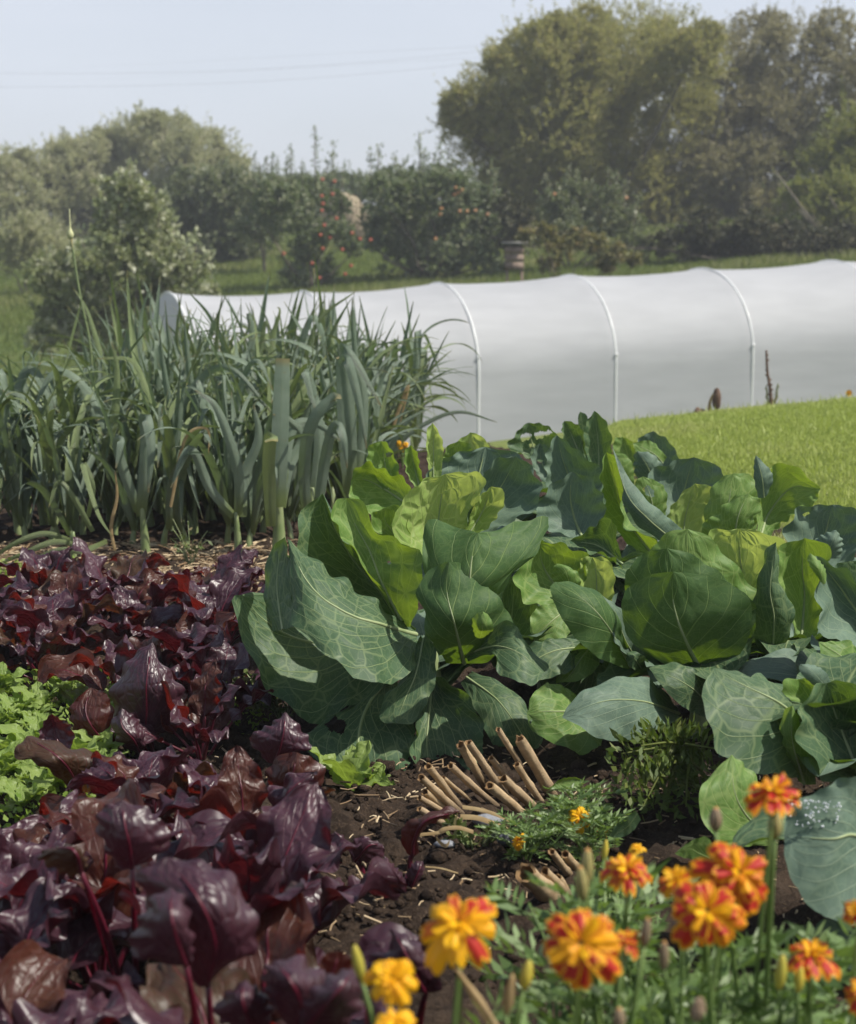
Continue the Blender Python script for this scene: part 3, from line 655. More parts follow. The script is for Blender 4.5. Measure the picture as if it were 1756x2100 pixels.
# ---------------------------------------------------------------- leaf surfaces
M_rib = plain('leaf_rib', (.26, .33, .15), (.36, .42, .22), 30, .5, .3, .15, (.35, .45, .12))
def pts3(fr, D, s):
    return np.array([FP(fr, float(a), float(b), D + float(c) / 100) for a, b, c in (q.split(',') for q in s.split())])
def sketch(parent, mat, fr, D, M, L, Rr, seed=0, ruf=.0075, rf=4.7, nu=29, nv=44, holes=(), name='leaf', jag=.045, puck=.0022, label=None):
    """leaf blade from its midrib and two margins, each a chain of points with its own distance"""
    M, l = crom(pts3(fr, D, M), nv); L, _ = crom(pts3(fr, D, L), nv); Rr, _ = crom(pts3(fr, D, Rr), nv)
    u = np.linspace(-1, 1, nu)[None, :, None]; v = np.linspace(0, 1, nv)[:, None, None]
    ue = u * (1 + jag * wn(v * 3 + (u > 0) * 7, 0 * v, seed + 3, 1.2) * np.abs(u) ** 3 + jag * .5 * wn(v * 9 + (u > 0) * 7, 0 * v, seed + 4, 1.5) * np.abs(u) ** 6)
    G = M[:, None] + ue * (Rr - L)[:, None] / 2 + ue ** 2 * ((Rr + L) / 2 - M)[:, None]
    Wd = np.linalg.norm(Rr - M, axis=1).max() + np.linalg.norm(L - M, axis=1).max()
    n = gnormal(G); ruf = min(ruf * 1.3, .035 * Wd); puck = min(puck, .012 * Wd)
    au = np.abs(u); env = np.sin(np.clip(v, 0, 1) * math.pi) ** .5
    ph = wn(v, (u > 0) * 3.1, seed, 1.0)
    d = ruf * au ** 3 * env * np.sin(v * rf * 6.283 + 4 * ph + (u > 0) * 2) + ruf * .7 * au ** 2 * env * wn(v * 2, u, seed + 1, 1.1)
    d = d + puck * wn(u * Wd / .06, v * l / .06, seed + 2, .7) * env
    G = G + n * d
    Q = gridq(nv, nu)
    V = G.reshape(-1, 3)
    uv = np.stack(np.broadcast_arrays((u[..., 0] + 1) / 2, v[..., 0]), -1).reshape(-1, 2)
    met = np.stack(np.broadcast_arrays(u[..., 0] * Wd / 2 + seed * .37, v[..., 0] * l + seed * .11), -1).reshape(-1, 2)
    if holes:
        c = V[Q].mean(axis=1); keep = np.ones(len(Q), bool)
        for hx, hy, hr, hd in holes:
            h = FP(fr, hx, hy, D + hd / 100); s = CAM; dirn = (h - s) / np.linalg.norm(h - s)
            w_ = c - s; perp_ = w_ - (w_ @ dirn)[:, None] * dirn; r_ = np.linalg.norm(perp_, axis=1)
            ang = np.arctan2(perp_[:, 2], perp_[:, 0])
            keep &= r_ > hr * (1 + .25 * np.sin(ang * 2 + seed) + .12 * np.sin(ang * 5))
        Q = Q[keep]
    o = obj(name, V, Q, mat, parent, uv, met)
    if label: o['label'] = label
    if l > .09 and mat in (M_cabO, M_cabB, M_cabM, M_cabI, M_cabU):
        k = int(nv * .82); mm = G[:k, nu // 2]; wr = Wd * .011 + .0006
        V2, Q2, U2 = tube(mm, np.linspace(wr * 1.5, wr * .25, k), 7, False)
        ob = B(); ob.add(V2, Q2, U2); rb = ob.build('midrib', M_rib, None); rb.parent = o; rb.location = -Vector(wpos(o))
    return o
PROF = {'ovate': lambda t: np.sin(math.pi * np.clip(t, 0, 1) ** .75) ** .7, 'round': lambda t: np.sqrt(np.clip(1 - (2 * t - 1) ** 2, 0, 1)) ** .8,
        'strap': lambda t: np.clip(1.06 - t ** 3.2, .02, 1) * np.clip(.75 + t * 1.2, 0, 1), 'lance': lambda t: np.sin(math.pi * t ** .8)}
def blade(P0, az, el0, el1, L, W, nu=9, nv=16, cup=.6, prof='ovate', ruf=0.0, rf=3, roll=0.0, seed=0, pw=1.3, kink=None, lob=0.0, lobf=5, bend=0.0):
    t = np.linspace(0, 1, nv); el = el0 + (el1 - el0) * t ** pw
    if kink: el = el0 + (kink[1] - el0) * smooth(kink[0] - .03, kink[0] + .03, t)
    azs = az + bend * t ** 1.5
    dv = np.stack([np.cos(el) * np.cos(azs), np.cos(el) * np.sin(azs), np.sin(el)], 1)
    mid = np.vstack([[0, 0, 0], np.cumsum((dv[1:] + dv[:-1]) / 2 * L / (nv - 1), axis=0)]) + P0
    side = np.stack([-np.sin(azs), np.cos(azs), 0 * t], 1)
    nrm = np.cross(dv, side)
    rl = roll * t[:, None] if roll else 0
    s2 = side * np.cos(rl) + nrm * np.sin(rl); nrm = nrm * np.cos(rl) - side * np.sin(rl)
    w = PROF[prof](t) * W / 2
    u = np.linspace(-1, 1, nu)
    ww = w[:, None] * np.ones((1, nu))
    if lob: ww = ww * (1 - lob * (.5 + .5 * np.sin(t[:, None] * lobf * 6.283 + (u[None, :] > 0))) * np.abs(u)[None, :] ** .5)
    cu = np.asarray(cup) * u[None, :]
    c0 = max(abs(float(np.mean(cup))), 1e-3)
    G = mid[:, None] + s2[:, None] * (np.sin(cu) / c0 * ww)[..., None] + nrm[:, None] * ((1 - np.cos(cu)) / c0 * ww)[..., None]
    if ruf:
        d = ruf * np.abs(u)[None, :] ** 2 * np.sin(math.pi * t)[:, None] ** .5 * (np.sin(t[:, None] * rf * 6.283 + seed + (u[None, :] > 0) * 2.1) + .7 * wn(t[:, None] * 2, u[None, :], seed, 1.3))
        d = d + ruf * .5 * wn(t[:, None] * 3, u[None, :] * 2, seed + 9, .8) + ruf * .22 * wn(t[:, None] * L / .03, u[None, :] * W / .05, seed + 4, .6)
        G = G + nrm[:, None] * d[..., None]
    uu, vv = np.meshgrid((u + 1) / 2, t)
    uv = np.stack([uu, vv], -1).reshape(-1, 2); met = np.stack([(uu - .5) * W, vv * L], -1).reshape(-1, 2) + (seed % 97) * .13
    return G, uv, met
def addblade(b, *a, mi=0, **k):
    G, uv, met = blade(*a, **k); b.add(G.reshape(-1, 3), gridq(G.shape[0], G.shape[1]), uv, met, mi); return G
crest_plants()

# ---------------------------------------------------------------- cabbages
CG = 'cabbages in the vegetable bed'
def cab(px, D, label, core=None, h=.16, low=7, seed=1, lowL=.26, az0=0.0, arc=6.283):
    x = (px - 878) / F * D; z = float(ter(x, D))
    t = empty('cabbage', (x, D, z), label, 'cabbage', CG)
    b = B(); pts, _ = crom([(x, D, z - .03), (x + .01, D, z + h * .5), (x, D, z + h)], 8)
    b.add(*tube(pts, np.linspace(.019, .014, 8), 10)[:3]); b.build('stem', M_stem, t)
    r = random.Random(seed)
    low = int(low * 1.5)
    for i in range(low):
        a = az0 + arc * i / low + r.uniform(-.2, .2)
        G, uv, met = blade(np.array([x, D, z + h * r.uniform(.4, .9)]), a, r.uniform(.5, .9), r.uniform(-.7, -.2), lowL * r.uniform(.8, 1.1), lowL * r.uniform(.65, .85), 15, 22, .5, 'ovate', .007, 3, r.uniform(-.4, .4), seed * 13 + i)
        obj('leaf', G.reshape(-1, 3), gridq(22, 15), r.choice([M_cabO, M_cabB, M_cabO]), t, uv, met)
    return t
O, BL, MI, HE = M_cabO, M_cabB, M_cabM, M_cabI
sd = [0]
def sk(t, mat, fr, D, M, L, Rr, **k):
    sd[0] += 1; return sketch(t, mat, fr, D, M, L, Rr, seed=sd[0], **k)

A = cab(880, 3.24, 'largest cabbage with wide open leaves, front middle beside the beets', h=.17, low=6, seed=3, lowL=.22, az0=.4, arc=2.6)
sk(A, O, 1, 3.2, "1040,1230,0 860,1180,-12 660,1110,-16 480,960,-14 375,735,-4", "1040,1200,0 880,1110,-6 720,990,-8 540,870,-7 375,735,-4",
   "1060,1290,-3 1010,1430,-16 850,1495,-24 680,1400,-26 490,1250,-22 400,1160,-16 385,950,-10 375,735,-4", holes=[(800, 1440, .005, -22), (575, 1240, .002, -20)], label='big sunlit pale veined outer leaf')
sk(A, O, 1, 3.2, "350,1205,-14 328,1060,-9 322,940,-6 335,800,-3 362,725,-4", "300,1215,-10 262,1080,-5 255,950,-2 290,790,-1 362,725,-4", "402,1190,-17 400,1050,-13 392,900,-9 362,725,-4", ruf=.002, label='folded back leaf edge glowing yellow green')
sk(A, O, 1, 3.2, "980,1200,2 850,1000,8 720,850,10 620,680,8 555,500,6", "970,1210,0 760,1090,2 560,960,3 425,780,2 450,600,4 555,500,6", "985,1180,1 880,1000,2 760,850,2 640,680,2 600,570,4 555,500,6", label='shaded inner leaf with a bright tip')
sk(A, MI, 1, 3.2, "980,1190,-2 870,980,-2 800,800,-1 720,650,0 680,525,0", "960,1180,-2 860,990,-5 750,840,-5 640,690,-4 600,590,-2 630,535,-1 680,525,0",
   "1010,1190,-2 1060,1050,-6 1085,840,-6 960,750,-4 850,710,-3 790,610,-2 750,540,-1 680,525,0", ruf=.005, holes=[(905, 860, .004, -3)])
sk(A, MI, 1, 3.2, "1000,820,8 920,700,9 880,640,9 880,575,8", "980,820,8 880,760,7 820,680,7 810,610,7 880,575,8", "1030,800,8 1000,700,7 985,600,7 950,560,8 880,575,8")
sk(A, HE, 1, 3.2, "1150,880,2 1150,740,10 1160,600,12 1190,400,10", "1120,870,2 1020,800,4 915,700,3 920,620,4 1000,540,5 1030,470,6 1100,425,8 1190,400,10",
   "1180,880,2 1290,760,5 1350,620,6 1390,480,7 1370,390,8 1290,390,9 1190,400,10", puck=.005, ruf=.005, label='blistered yellow green heart leaf')
sk(A, HE, 1, 3.2, "1280,760,4 1380,600,6 1430,465,5", "1270,750,4 1330,600,3 1370,520,3 1430,465,5", "1300,760,4 1440,650,3 1500,540,3 1490,480,4 1430,465,5", puck=.004)
sk(A, BL, 1, 3.2, "1300,760,5 1420,560,12 1500,430,14 1560,310,12", "1280,740,5 1330,560,8 1390,420,10 1440,330,10 1560,310,12", "1330,760,4 1500,670,6 1640,600,7 1690,500,8 1650,400,10 1560,310,12", puck=.004)
sk(A, M_cabU, 1, 3.2, "1280,1200,-4 1310,1000,-13 1330,830,-13 1360,705,-11", "1240,1200,-4 1090,960,-10 1075,780,-9 1090,660,-6 1160,640,-6 1250,675,-8 1360,705,-11",
   "1320,1200,-4 1450,1040,-11 1600,850,-10 1720,690,-5 1700,600,-3 1560,650,-5 1450,690,-8 1360,705,-11", ruf=.005, puck=.003)
sk(A, M_cabU, 1, 3.2, "1290,1380,-4 1240,1180,-17 1200,1010,-16 1210,855,-15", "1200,1380,-4 1110,1250,-14 1055,1050,-13 1080,930,-12 1130,875,-12 1210,855,-15",
   "1380,1380,-4 1540,1280,-10 1520,1120,-11 1440,1010,-12 1380,910,-12 1300,865,-13 1210,855,-15", label='upright dark spoon shaped front leaf')
sk(A, O, 1, 3.2, "1080,1250,-6 1040,1430,-12 980,1570,-15 940,1690,-17", "1065,1230,-6 980,1450,-10 890,1540,-12 850,1620,-14 870,1680,-16 940,1690,-17", "1090,1180,-10 1140,1330,-12 1135,1480,-13 1080,1610,-15 1020,1690,-16 940,1690,-17")
sk(A, O, 1, 3.2, "1300,1330,-6 1450,1290,-14 1580,1330,-18 1700,1430,-18", "1310,1290,-6 1440,1190,-12 1530,1160,-14 1620,1290,-16 1720,1390,-16 1700,1430,-18", "1310,1370,-6 1440,1330,-16 1470,1430,-20 1600,1480,-22 1650,1490,-21 1700,1430,-18", ruf=.005)
sk(A, MI, 1, 3.2, "1370,1250,-16 1385,1190,-21 1385,1110,-21", "1345,1240,-16 1330,1180,-19 1345,1130,-20 1385,1110,-21", "1400,1240,-17 1440,1200,-20 1420,1140,-20 1385,1110,-21", nu=13, nv=20)
sk(A, O, 1, 3.2, "1000,1300,0 700,1300,3 420,1250,1 250,1150,-1 140,1025,-3", "1000,1280,2 700,1200,8 480,1150,7 300,1050,3 200,1012,-1 140,1025,-3",
   "1000,1340,0 850,1520,-4 640,1640,-9 480,1700,-11 370,1600,-9 250,1480,-8 140,1240,-5 90,1050,-3 140,1025,-3", label='low spreading bluish leaf in the shade')
sk(A, O, 1, 3.2, "900,1450,0 780,1620,-8 740,1800,-16 780,1990,-20", "880,1460,2 700,1580,-6 540,1690,-12 450,1780,-15 560,1900,-19 680,1960,-20 780,1990,-20",
   "940,1460,0 1000,1600,-7 1040,1760,-14 1000,1920,-19 880,2000,-20 780,1990,-20", holes=[(622, 1695, .0165, -12)], nu=61, nv=90, label='drooping bottom leaf with a round hole eaten in it')
sk(A, O, 1, 3.2, "1120,1450,-2 1110,1620,-9 1095,1800,-13 1120,1980,-15", "1100,1450,-8 1060,1650,-16 1030,1850,-18 1050,1980,-18 1120,1980,-18", "1180,1450,-8 1330,1580,-12 1400,1750,-14 1330,1900,-16 1220,2010,-17 1120,1980,-18")
sk(A, O, 1, 3.2, "1300,1450,0 1450,1560,-6 1560,1700,-9 1640,1850,-9", "1330,1420,0 1520,1500,-3 1640,1640,-6 1700,1760,-8 1640,1850,-9", "1270,1480,0 1360,1640,-7 1440,1800,-10 1560,1880,-10 1640,1850,-9")

sk(A, O, 1, 3.38, "1480,1400,0 1520,1230,3 1540,1080,4 1550,930,3", "1440,1400,0 1380,1250,2 1400,1080,2 1450,960,2 1550,930,3", "1540,1400,0 1660,1260,1 1680,1100,1 1640,970,2 1550,930,3", nu=17, nv=26)

Bp = cab(760, 3.85, 'smaller cabbage hidden behind the largest one, next to the leeks', h=.25, low=5, seed=5)
sk(Bp, MI, 1, 3.75, "1000,560,0 880,480,2 780,430,2 705,430,0", "1010,540,0 1000,440,-2 900,390,-3 800,340,-2 730,370,-1 705,430,0", "1000,590,0 900,620,-4 800,610,-5 720,560,-4 695,490,-2 705,430,0", ruf=.005)
sk(Bp, MI, 1, 3.75, "900,480,2 880,350,4 860,230,3", "870,480,2 800,370,2 790,280,2 820,240,2 860,230,3", "940,480,2 950,370,2 920,290,2 890,240,2 860,230,3", ruf=.006, holes=[(900, 300, .006, 3)])
sk(Bp, MI, 1, 3.75, "1060,480,2 1030,360,4 1010,250,3", "1040,480,2 985,380,2 980,290,2 1010,250,3", "1090,480,2 1060,360,2 1050,300,2 1010,250,3")
sk(Bp, HE, 1, 3.75, "1130,420,5 1130,280,6 1125,135,6", "1110,420,5 1095,280,5 1095,180,5 1125,135,6", "1170,420,5 1180,260,5 1160,190,5 1125,135,6", ruf=.005)
B2 = cab(980, 3.9, 'cabbage just behind the largest one with pale blistered top leaves', h=.25, low=5, seed=6)
sk(B2, HE, 1, 3.85, "1300,420,6 1310,300,8 1320,185,8", "1270,420,6 1220,320,7 1230,250,7 1320,185,8", "1350,420,6 1400,320,7 1420,260,7 1370,200,7 1320,185,8", ruf=.006)
sk(B2, BL, 1, 3.8, "1330,560,0 1360,420,3 1400,260,4", "1290,560,0 1150,480,-1 1090,390,0 1230,300,2 1400,260,4", "1400,560,0 1600,500,0 1640,380,0 1540,290,2 1400,260,4", puck=.004)
sk(B2, MI, 1, 3.85, "1230,440,2 1240,340,3 1260,230,2", "1200,440,2 1180,340,2 1200,260,2 1260,230,2", "1300,440,2 1340,340,2 1320,250,2 1260,230,2")

C = cab(1115, 3.4, 'small pale green cabbage wedged between the two biggest ones', h=.14, low=6, seed=7, lowL=.2)
sk(C, MI, 2, 3.35, "330,1010,0 240,900,3 200,820,3 190,735,2", "310,1010,0 160,1030,-3 80,960,-3 75,870,-2 120,780,0 190,735,2", "350,1000,0 420,870,-1 415,790,0 330,735,1 250,722,1 190,735,2", puck=.003)
sk(C, HE, 2, 3.35, "470,1100,-1 470,900,0 450,795,0", "440,1080,-1 390,960,-1 385,830,-1 410,790,-1 450,795,0", "540,1080,-2 560,920,-2 540,820,-2 500,795,-1 450,795,0")
sk(C, MI, 2, 3.35, "330,1050,-2 240,1120,-5 160,1210,-6", "310,1020,-2 180,1040,-4 140,1130,-6 160,1210,-6", "370,1090,-2 330,1180,-6 240,1220,-7 160,1210,-6")
sk(C, MI, 2, 3.3, "350,1000,-2 330,900,-4 310,850,-4 270,828,-3", "320,1000,-2 260,920,-3 255,850,-3 270,828,-3", "390,1000,-2 390,900,-3 350,850,-3 270,828,-3", ruf=.006)
sk(C, O, 2, 3.3, "420,1240,-4 260,1260,-8 110,1330,-10 20,1350,-9", "400,1200,-4 240,1200,-6 100,1250,-7 20,1350,-9", "430,1290,-4 330,1360,-10 180,1410,-12 60,1400,-11 20,1350,-9")
sk(C, MI, 2, 3.3, "470,1200,-2 400,1290,-7 330,1390,-9 270,1420,-9", "430,1180,-2 330,1260,-5 270,1330,-7 270,1420,-9", "500,1220,-2 480,1330,-8 400,1400,-10 270,1420,-9", ruf=.005, holes=[(370, 1270, .004, -6)])

sk(C, O, 2, 3.5, "300,1150,0 240,1000,4 200,900,5 160,820,4", "270,1180,0 120,1100,2 60,980,2 80,880,3 160,820,4", "360,1150,0 420,1060,2 440,960,2 330,860,3 160,820,4", nu=17, nv=26)
sk(C, O, 2, 3.45, "450,1350,0 360,1250,2 280,1180,2 200,1130,1", "420,1400,0 280,1350,-2 180,1250,-2 200,1130,1", "520,1320,0 480,1200,1 380,1120,1 200,1130,1", nu=17, nv=26)

sk(C, O, 2, 3.38, "480,1250,0 400,1350,-2 320,1430,-4 220,1480,-5", "440,1220,0 300,1270,-1 190,1370,-3 220,1480,-5", "540,1290,0 520,1420,-3 400,1520,-5 220,1480,-5", nu=17, nv=26)
sk(C, M_cabB, 2, 3.42, "600,1250,0 590,1400,-1 540,1500,-3 460,1560,-4", "540,1250,0 480,1380,-1 420,1480,-3 460,1560,-4", "700,1270,0 690,1420,-2 600,1560,-4 460,1560,-4", nu=17, nv=26)

Cc = cab(1440, 3.2, 'second largest cabbage with a big dark upright leaf in front, right of middle', h=.16, low=8, seed=8, lowL=.24)
sk(Cc, M_cabU, 2, 3.15, "1010,1400,-2 900,1180,-11 850,1010,-13 850,868,-14", "970,1400,-2 720,1275,-9 620,1170,-10 598,1040,-10 640,930,-10 740,880,-11 850,868,-14", "1050,1400,-2 1180,1290,-8 1240,1130,-9 1230,1020,-10 1130,930,-11 1000,880,-12 850,868,-14", ruf=.002, label='big dark rounded front leaf with bright rim')
sk(Cc, M_cabU, 2, 3.15, "980,1300,2 900,1050,-5 830,900,-6 820,752,-6", "900,1300,2 680,1100,-3 610,960,-3 640,850,-3 710,775,-4 820,752,-6", "1060,1300,2 1260,1100,-3 1200,970,-3 1060,860,-4 930,775,-5 820,752,-6")
sk(Cc, MI, 2, 3.15, "1050,1200,4 1000,950,-1 930,800,-1 920,655,0", "980,1200,4 820,950,2 740,800,2 790,700,1 850,665,1 920,655,0", "1120,1200,4 1280,1020,2 1220,900,2 1120,800,1 1020,690,0 920,655,0")
sk(Cc, HE, 2, 3.15, "1180,1150,6 1190,900,12 1180,780,12 1180,655,10", "1140,1150,6 1080,850,8 1010,750,8 1020,665,8 1100,655,9 1180,655,10", "1230,1150,6 1290,950,8 1380,760,7 1370,700,8 1290,668,9 1180,655,10", puck=.004)
sk(Cc, M_cabU, 2, 3.15, "640,1340,-2 520,1130,-12 400,1000,-13 265,918,-10", "620,1350,-2 480,1290,-12 360,1180,-14 280,1060,-13 240,950,-11 265,918,-10", "660,1300,-2 600,1180,-8 570,1070,-9 480,980,-9 380,925,-9 265,918,-10")
sk(Cc, BL, 2, 3.15, "680,1320,-2 610,1200,-6 560,1060,-8 500,985,-8", "660,1330,-2 560,1210,-10 520,1060,-9 500,985,-8", "720,1290,-2 660,1170,-5 600,1060,-6 500,985,-8")
sk(Cc, O, 2, 3.15, "1040,1540,-2 950,1450,-12 850,1390,-14 730,1345,-12", "1050,1500,-2 1010,1390,-10 900,1328,-11 800,1325,-11 730,1345,-12", "1030,1600,-4 900,1540,-14 800,1440,-15 730,1345,-12")
sk(Cc, BL, 2, 3.15, "880,1570,-4 700,1510,-18 500,1510,-24 300,1590,-26", "870,1540,-4 740,1400,-12 600,1392,-17 440,1440,-22 340,1520,-25 300,1590,-26", "880,1600,-5 740,1660,-20 600,1705,-24 460,1690,-27 380,1630,-27 300,1590,-26", label='long dark bluish leaf drooping to the left')
sk(Cc, MI, 2, 3.15, "420,1560,-8 300,1560,-14 200,1560,-16 125,1570,-16", "400,1500,-8 300,1430,-10 220,1420,-12 150,1480,-14 125,1570,-16", "520,1640,-10 480,1740,-16 380,1765,-18 250,1710,-18 150,1650,-17 125,1570,-16", ruf=.005, holes=[(145, 1610, .003, -16)])
sk(Cc, O, 2, 3.15, "700,1360,-3 660,1300,-9 640,1290,-10 620,1270,-9", "690,1380,-3 640,1340,-9 620,1310,-9 620,1270,-9", "740,1330,-3 700,1280,-8 650,1260,-8 620,1270,-9", nu=13, nv=20)
sk(Cc, O, 2, 3.15, "1340,1300,2 1350,1100,-2 1330,950,-3 1360,720,-1", "1300,1300,2 1240,1180,1 1245,1000,0 1290,850,0 1310,760,0 1360,720,-1", "1370,1280,2 1440,1140,0 1440,1020,0 1390,950,-1 1370,850,-1 1360,720,-1")
Dd = cab(1650, 3.3, 'cabbage with tall cupped leaves right of the second largest one', h=.16, low=7, seed=9, lowL=.24)
sk(Dd, MI, 2, 3.15, "1480,1250,4 1500,1000,10 1490,850,10 1500,700,8", "1440,1250,4 1430,1030,5 1370,930,5 1360,840,5 1400,740,6 1500,700,8", "1540,1250,4 1590,1050,5 1600,880,5 1625,790,5 1590,720,6 1500,700,8")
sk(Dd, O, 2, 3.2, "1450,1420,0 1340,1380,-2 1250,1390,-3 1200,1360,-2", "1440,1380,0 1400,1290,-1 1300,1280,-1 1200,1360,-2", "1470,1460,0 1350,1480,-5 1230,1440,-4 1200,1360,-2", holes=[(1300, 1370, .007, -2), (1340, 1380, .006, -2)], nu=41, nv=60)
De = cab(1790, 3.05, 'pale cabbage cut by the right photo edge at mid height', h=.17, low=7, seed=10, lowL=.22)
sk(De, BL, 2, 3.0, "1900,1330,2 1780,1100,6 1680,950,6 1560,790,2", "1880,1350,2 1720,1230,-4 1600,1190,-5 1575,1000,-4 1575,880,-2 1530,800,0 1560,790,2", "1920,1300,2 1900,1050,2 1800,930,2 1680,850,2 1560,790,2", label='large pale sunlit leaf')
sk(De, MI, 2, 3.0, "1600,930,-3 1570,850,-5 1530,775,-3", "1570,900,-3 1530,840,-4 1515,800,-3 1530,775,-3", "1610,880,-2 1590,830,-3 1530,775,-3", nu=13, nv=20)
sk(De, MI, 2, 2.95, "1800,1400,0 1700,1300,-4 1570,1215,-4", "1790,1350,0 1740,1215,-2 1640,1212,-3 1570,1215,-4", "1800,1450,-2 1700,1400,-6 1600,1340,-6 1570,1215,-4")
sk(De, O, 2, 3.1, "1740,1000,8 1720,900,8 1720,815,8", "1700,1000,8 1650,880,8 1660,830,8 1720,815,8", "1800,1000,8 1800,880,8 1780,820,8 1720,815,8")
Df = cab(1740, 2.7, 'cabbage behind the red and yellow marigolds at the right edge', h=.18, low=7, seed=11, lowL=.24)
sk(Df, O, 2, 2.65, "1520,1640,0 1380,1520,-4 1200,1430,-4 1050,1345,-2", "1530,1600,0 1390,1500,0 1240,1400,0 1140,1355,-1 1050,1345,-2", "1540,1900,-4 1380,1870,-10 1200,1840,-12 1080,1740,-12 1010,1580,-10 1000,1440,-6 1050,1345,-2", ruf=.002, puck=.001, label='smooth broad leaf sloping left')
sk(Df, MI, 2, 2.65, "1500,1920,-6 1440,1700,-10 1440,1530,-10", "1470,1900,-6 1390,1700,-8 1390,1570,-8 1440,1530,-10", "1560,1920,-6 1520,1740,-8 1480,1600,-8 1440,1530,-10", ruf=.003)
sk(Df, O, 2, 2.65, "1800,1950,-4 1710,1720,-2 1650,1560,-2 1610,1420,-4", "1780,1960,-4 1600,1880,-12 1500,1750,-13 1470,1620,-12 1510,1500,-8 1560,1430,-6 1610,1420,-4", "1830,1930,-4 1850,1700,-6 1800,1520,-6 1720,1410,-5 1610,1420,-4", holes=[(1640, 1640, .003, -4)])
sk(Df, MI, 2, 2.65, "1600,1600,2 1530,1500,3 1470,1400,3", "1560,1600,2 1450,1520,1 1390,1450,1 1400,1400,1 1470,1400,3", "1620,1580,2 1580,1470,1 1540,1400,2 1470,1400,3")
sk(Df, BL, 2, 2.65, "1620,1450,1 1550,1370,-2 1480,1325,-2", "1600,1470,1 1510,1400,-2 1475,1350,-2 1480,1325,-2", "1640,1430,1 1600,1360,0 1540,1330,-1 1480,1325,-2", nu=15, nv=26)
sk(Df, MI, 7, 2.48, "1250,760,0 1080,620,-5 1000,450,-6 985,235,-3", "1230,800,0 1000,800,-8 860,740,-10 785,600,-9 790,450,-7 850,370,-5 985,235,-3", "1280,700,0 1200,500,-2 1100,330,-2 985,235,-3", ruf=.003)
Dg = cab(1850, 2.15, 'nearest cabbage, one big blurred bluish leaf behind the marigolds on the right', h=.16, low=4, seed=12, lowL=.2)
sk(Dg, BL, 7, 2.05, "2000,900,0 1760,740,-3 1600,760,-5 1310,740,-3", "1990,600,0 1850,420,-2 1700,370,-2 1560,430,-2 1400,520,-2 1330,620,-2 1310,740,-3", "2000,1300,-2 1756,1280,-8 1600,1250,-8 1470,1190,-8 1370,1060,-7 1320,900,-5 1310,740,-3", ruf=.002, puck=.001, label='big smooth round bluish leaf')
sk(Dg, BL, 7, 2.1, "1900,1500,0 1640,1400,-4 1450,1380,-4", "1900,1400,0 1700,1290,-2 1550,1260,-3 1450,1380,-4", "1900,1600,-2 1700,1560,-6 1520,1500,-6 1450,1380,-4")
bb = B()
for i in range(70):
    q = FP(7, 1330 + R.random() ** .8 * 330, 520 + R.random() ** 1.4 * 170, 2.006 + R.random() * .004); bb.add(*sphere(q, R.uniform(.0006, .0015), 6, 5)[:2])
mw = NT('water_drop'); bb.build('water_drops', mw.fin(mw.pbsdf((.75, .78, .8), .08, .8)), Dg)

E = cab(1190, 3.85, 'cabbage with tall pointed pale leaves in the middle of the second row', h=.22, low=6, seed=13, lowL=.22)
sk(E, BL, 2, 3.7, "400,700,0 360,600,4 340,490,4 350,372,3", "360,700,0 240,660,0 170,560,0 240,450,1 350,372,3", "460,690,0 510,600,0 495,490,0 430,400,2 350,372,3", puck=.004)
sk(E, BL, 2, 3.95, "380,560,0 340,420,4 300,300,4 275,190,3", "340,560,0 240,450,1 215,330,1 235,240,2 275,190,3", "470,560,0 500,430,0 480,350,0 380,270,1 275,190,3", puck=.003)
sk(E, O, 2, 3.6, "600,830,0 480,740,2 340,715,2", "590,780,0 540,600,-1 440,650,0 340,715,2", "600,860,0 555,800,-4 440,770,-3 340,715,2")
E2 = cab(1330, 3.95, 'cabbage with a long grey leaf folded over a yellow green one, second row', h=.2, low=6, seed=14, lowL=.22)
sk(E2, MI, 2, 3.85, "760,800,0 620,600,4 560,420,4 520,275,2", "700,800,0 560,650,1 495,480,1 495,340,1 520,275,2", "800,760,-1 740,690,-4 610,640,-5 600,420,-2 570,310,0 520,275,2", ruf=.006)
sk(E2, BL, 2, 3.85, "860,720,-2 720,600,-7 620,480,-6 545,240,-1", "830,740,-2 680,640,-5 605,530,-5 600,400,-4 545,240,-1", "900,660,-1 780,560,-5 680,470,-5 600,350,-3 545,240,-1", label='long grey leaf folded along its length')
sk(E2, MI, 2, 4.0, "760,620,0 740,500,-1 700,395,0", "720,620,0 660,500,0 665,420,0 700,395,0", "810,600,0 820,500,0 790,430,0 700,395,0", holes=[(730, 470, .012, -1)], nu=41, nv=50)
E3 = cab(1215, 4.6, 'cabbage with tall dark leaves standing against the tunnel, far row', h=.26, low=5, seed=15, lowL=.22)
sk(E3, O, 2, 4.5, "480,420,0 480,250,3 460,70,2", "440,400,0 405,280,0 415,150,1 460,70,2", "520,400,0 545,240,0 520,130,1 460,70,2")
sk(E3, O, 2, 4.5, "400,330,0 360,220,2 310,120,1", "360,330,0 310,230,0 300,150,0 310,120,1", "430,320,0 410,240,0 400,170,0 360,130,0 310,120,1")
sk(E3, O, 2, 4.55, "410,220,2 400,130,2 390,75,2", "390,220,2 380,140,2 380,95,2 390,75,2", "440,220,2 430,130,2 420,90,2 390,75,2", nu=13, nv=20)
E4 = cab(1085, 4.75, 'leftmost far row cabbage with ragged leaves full of holes', h=.26, low=5, seed=16, lowL=.2)
sk(E4, O, 2, 4.7, "240,330,0 160,250,3 130,130,2", "180,320,0 60,270,0 30,240,0 90,160,1 130,130,2", "270,300,0 280,200,0 220,140,1 130,130,2", ruf=.008, holes=[(120, 200, .012, 2), (190, 190, .012, 2), (150, 240, .007, 2), (230, 180, .008, 0)], nu=41, nv=50)
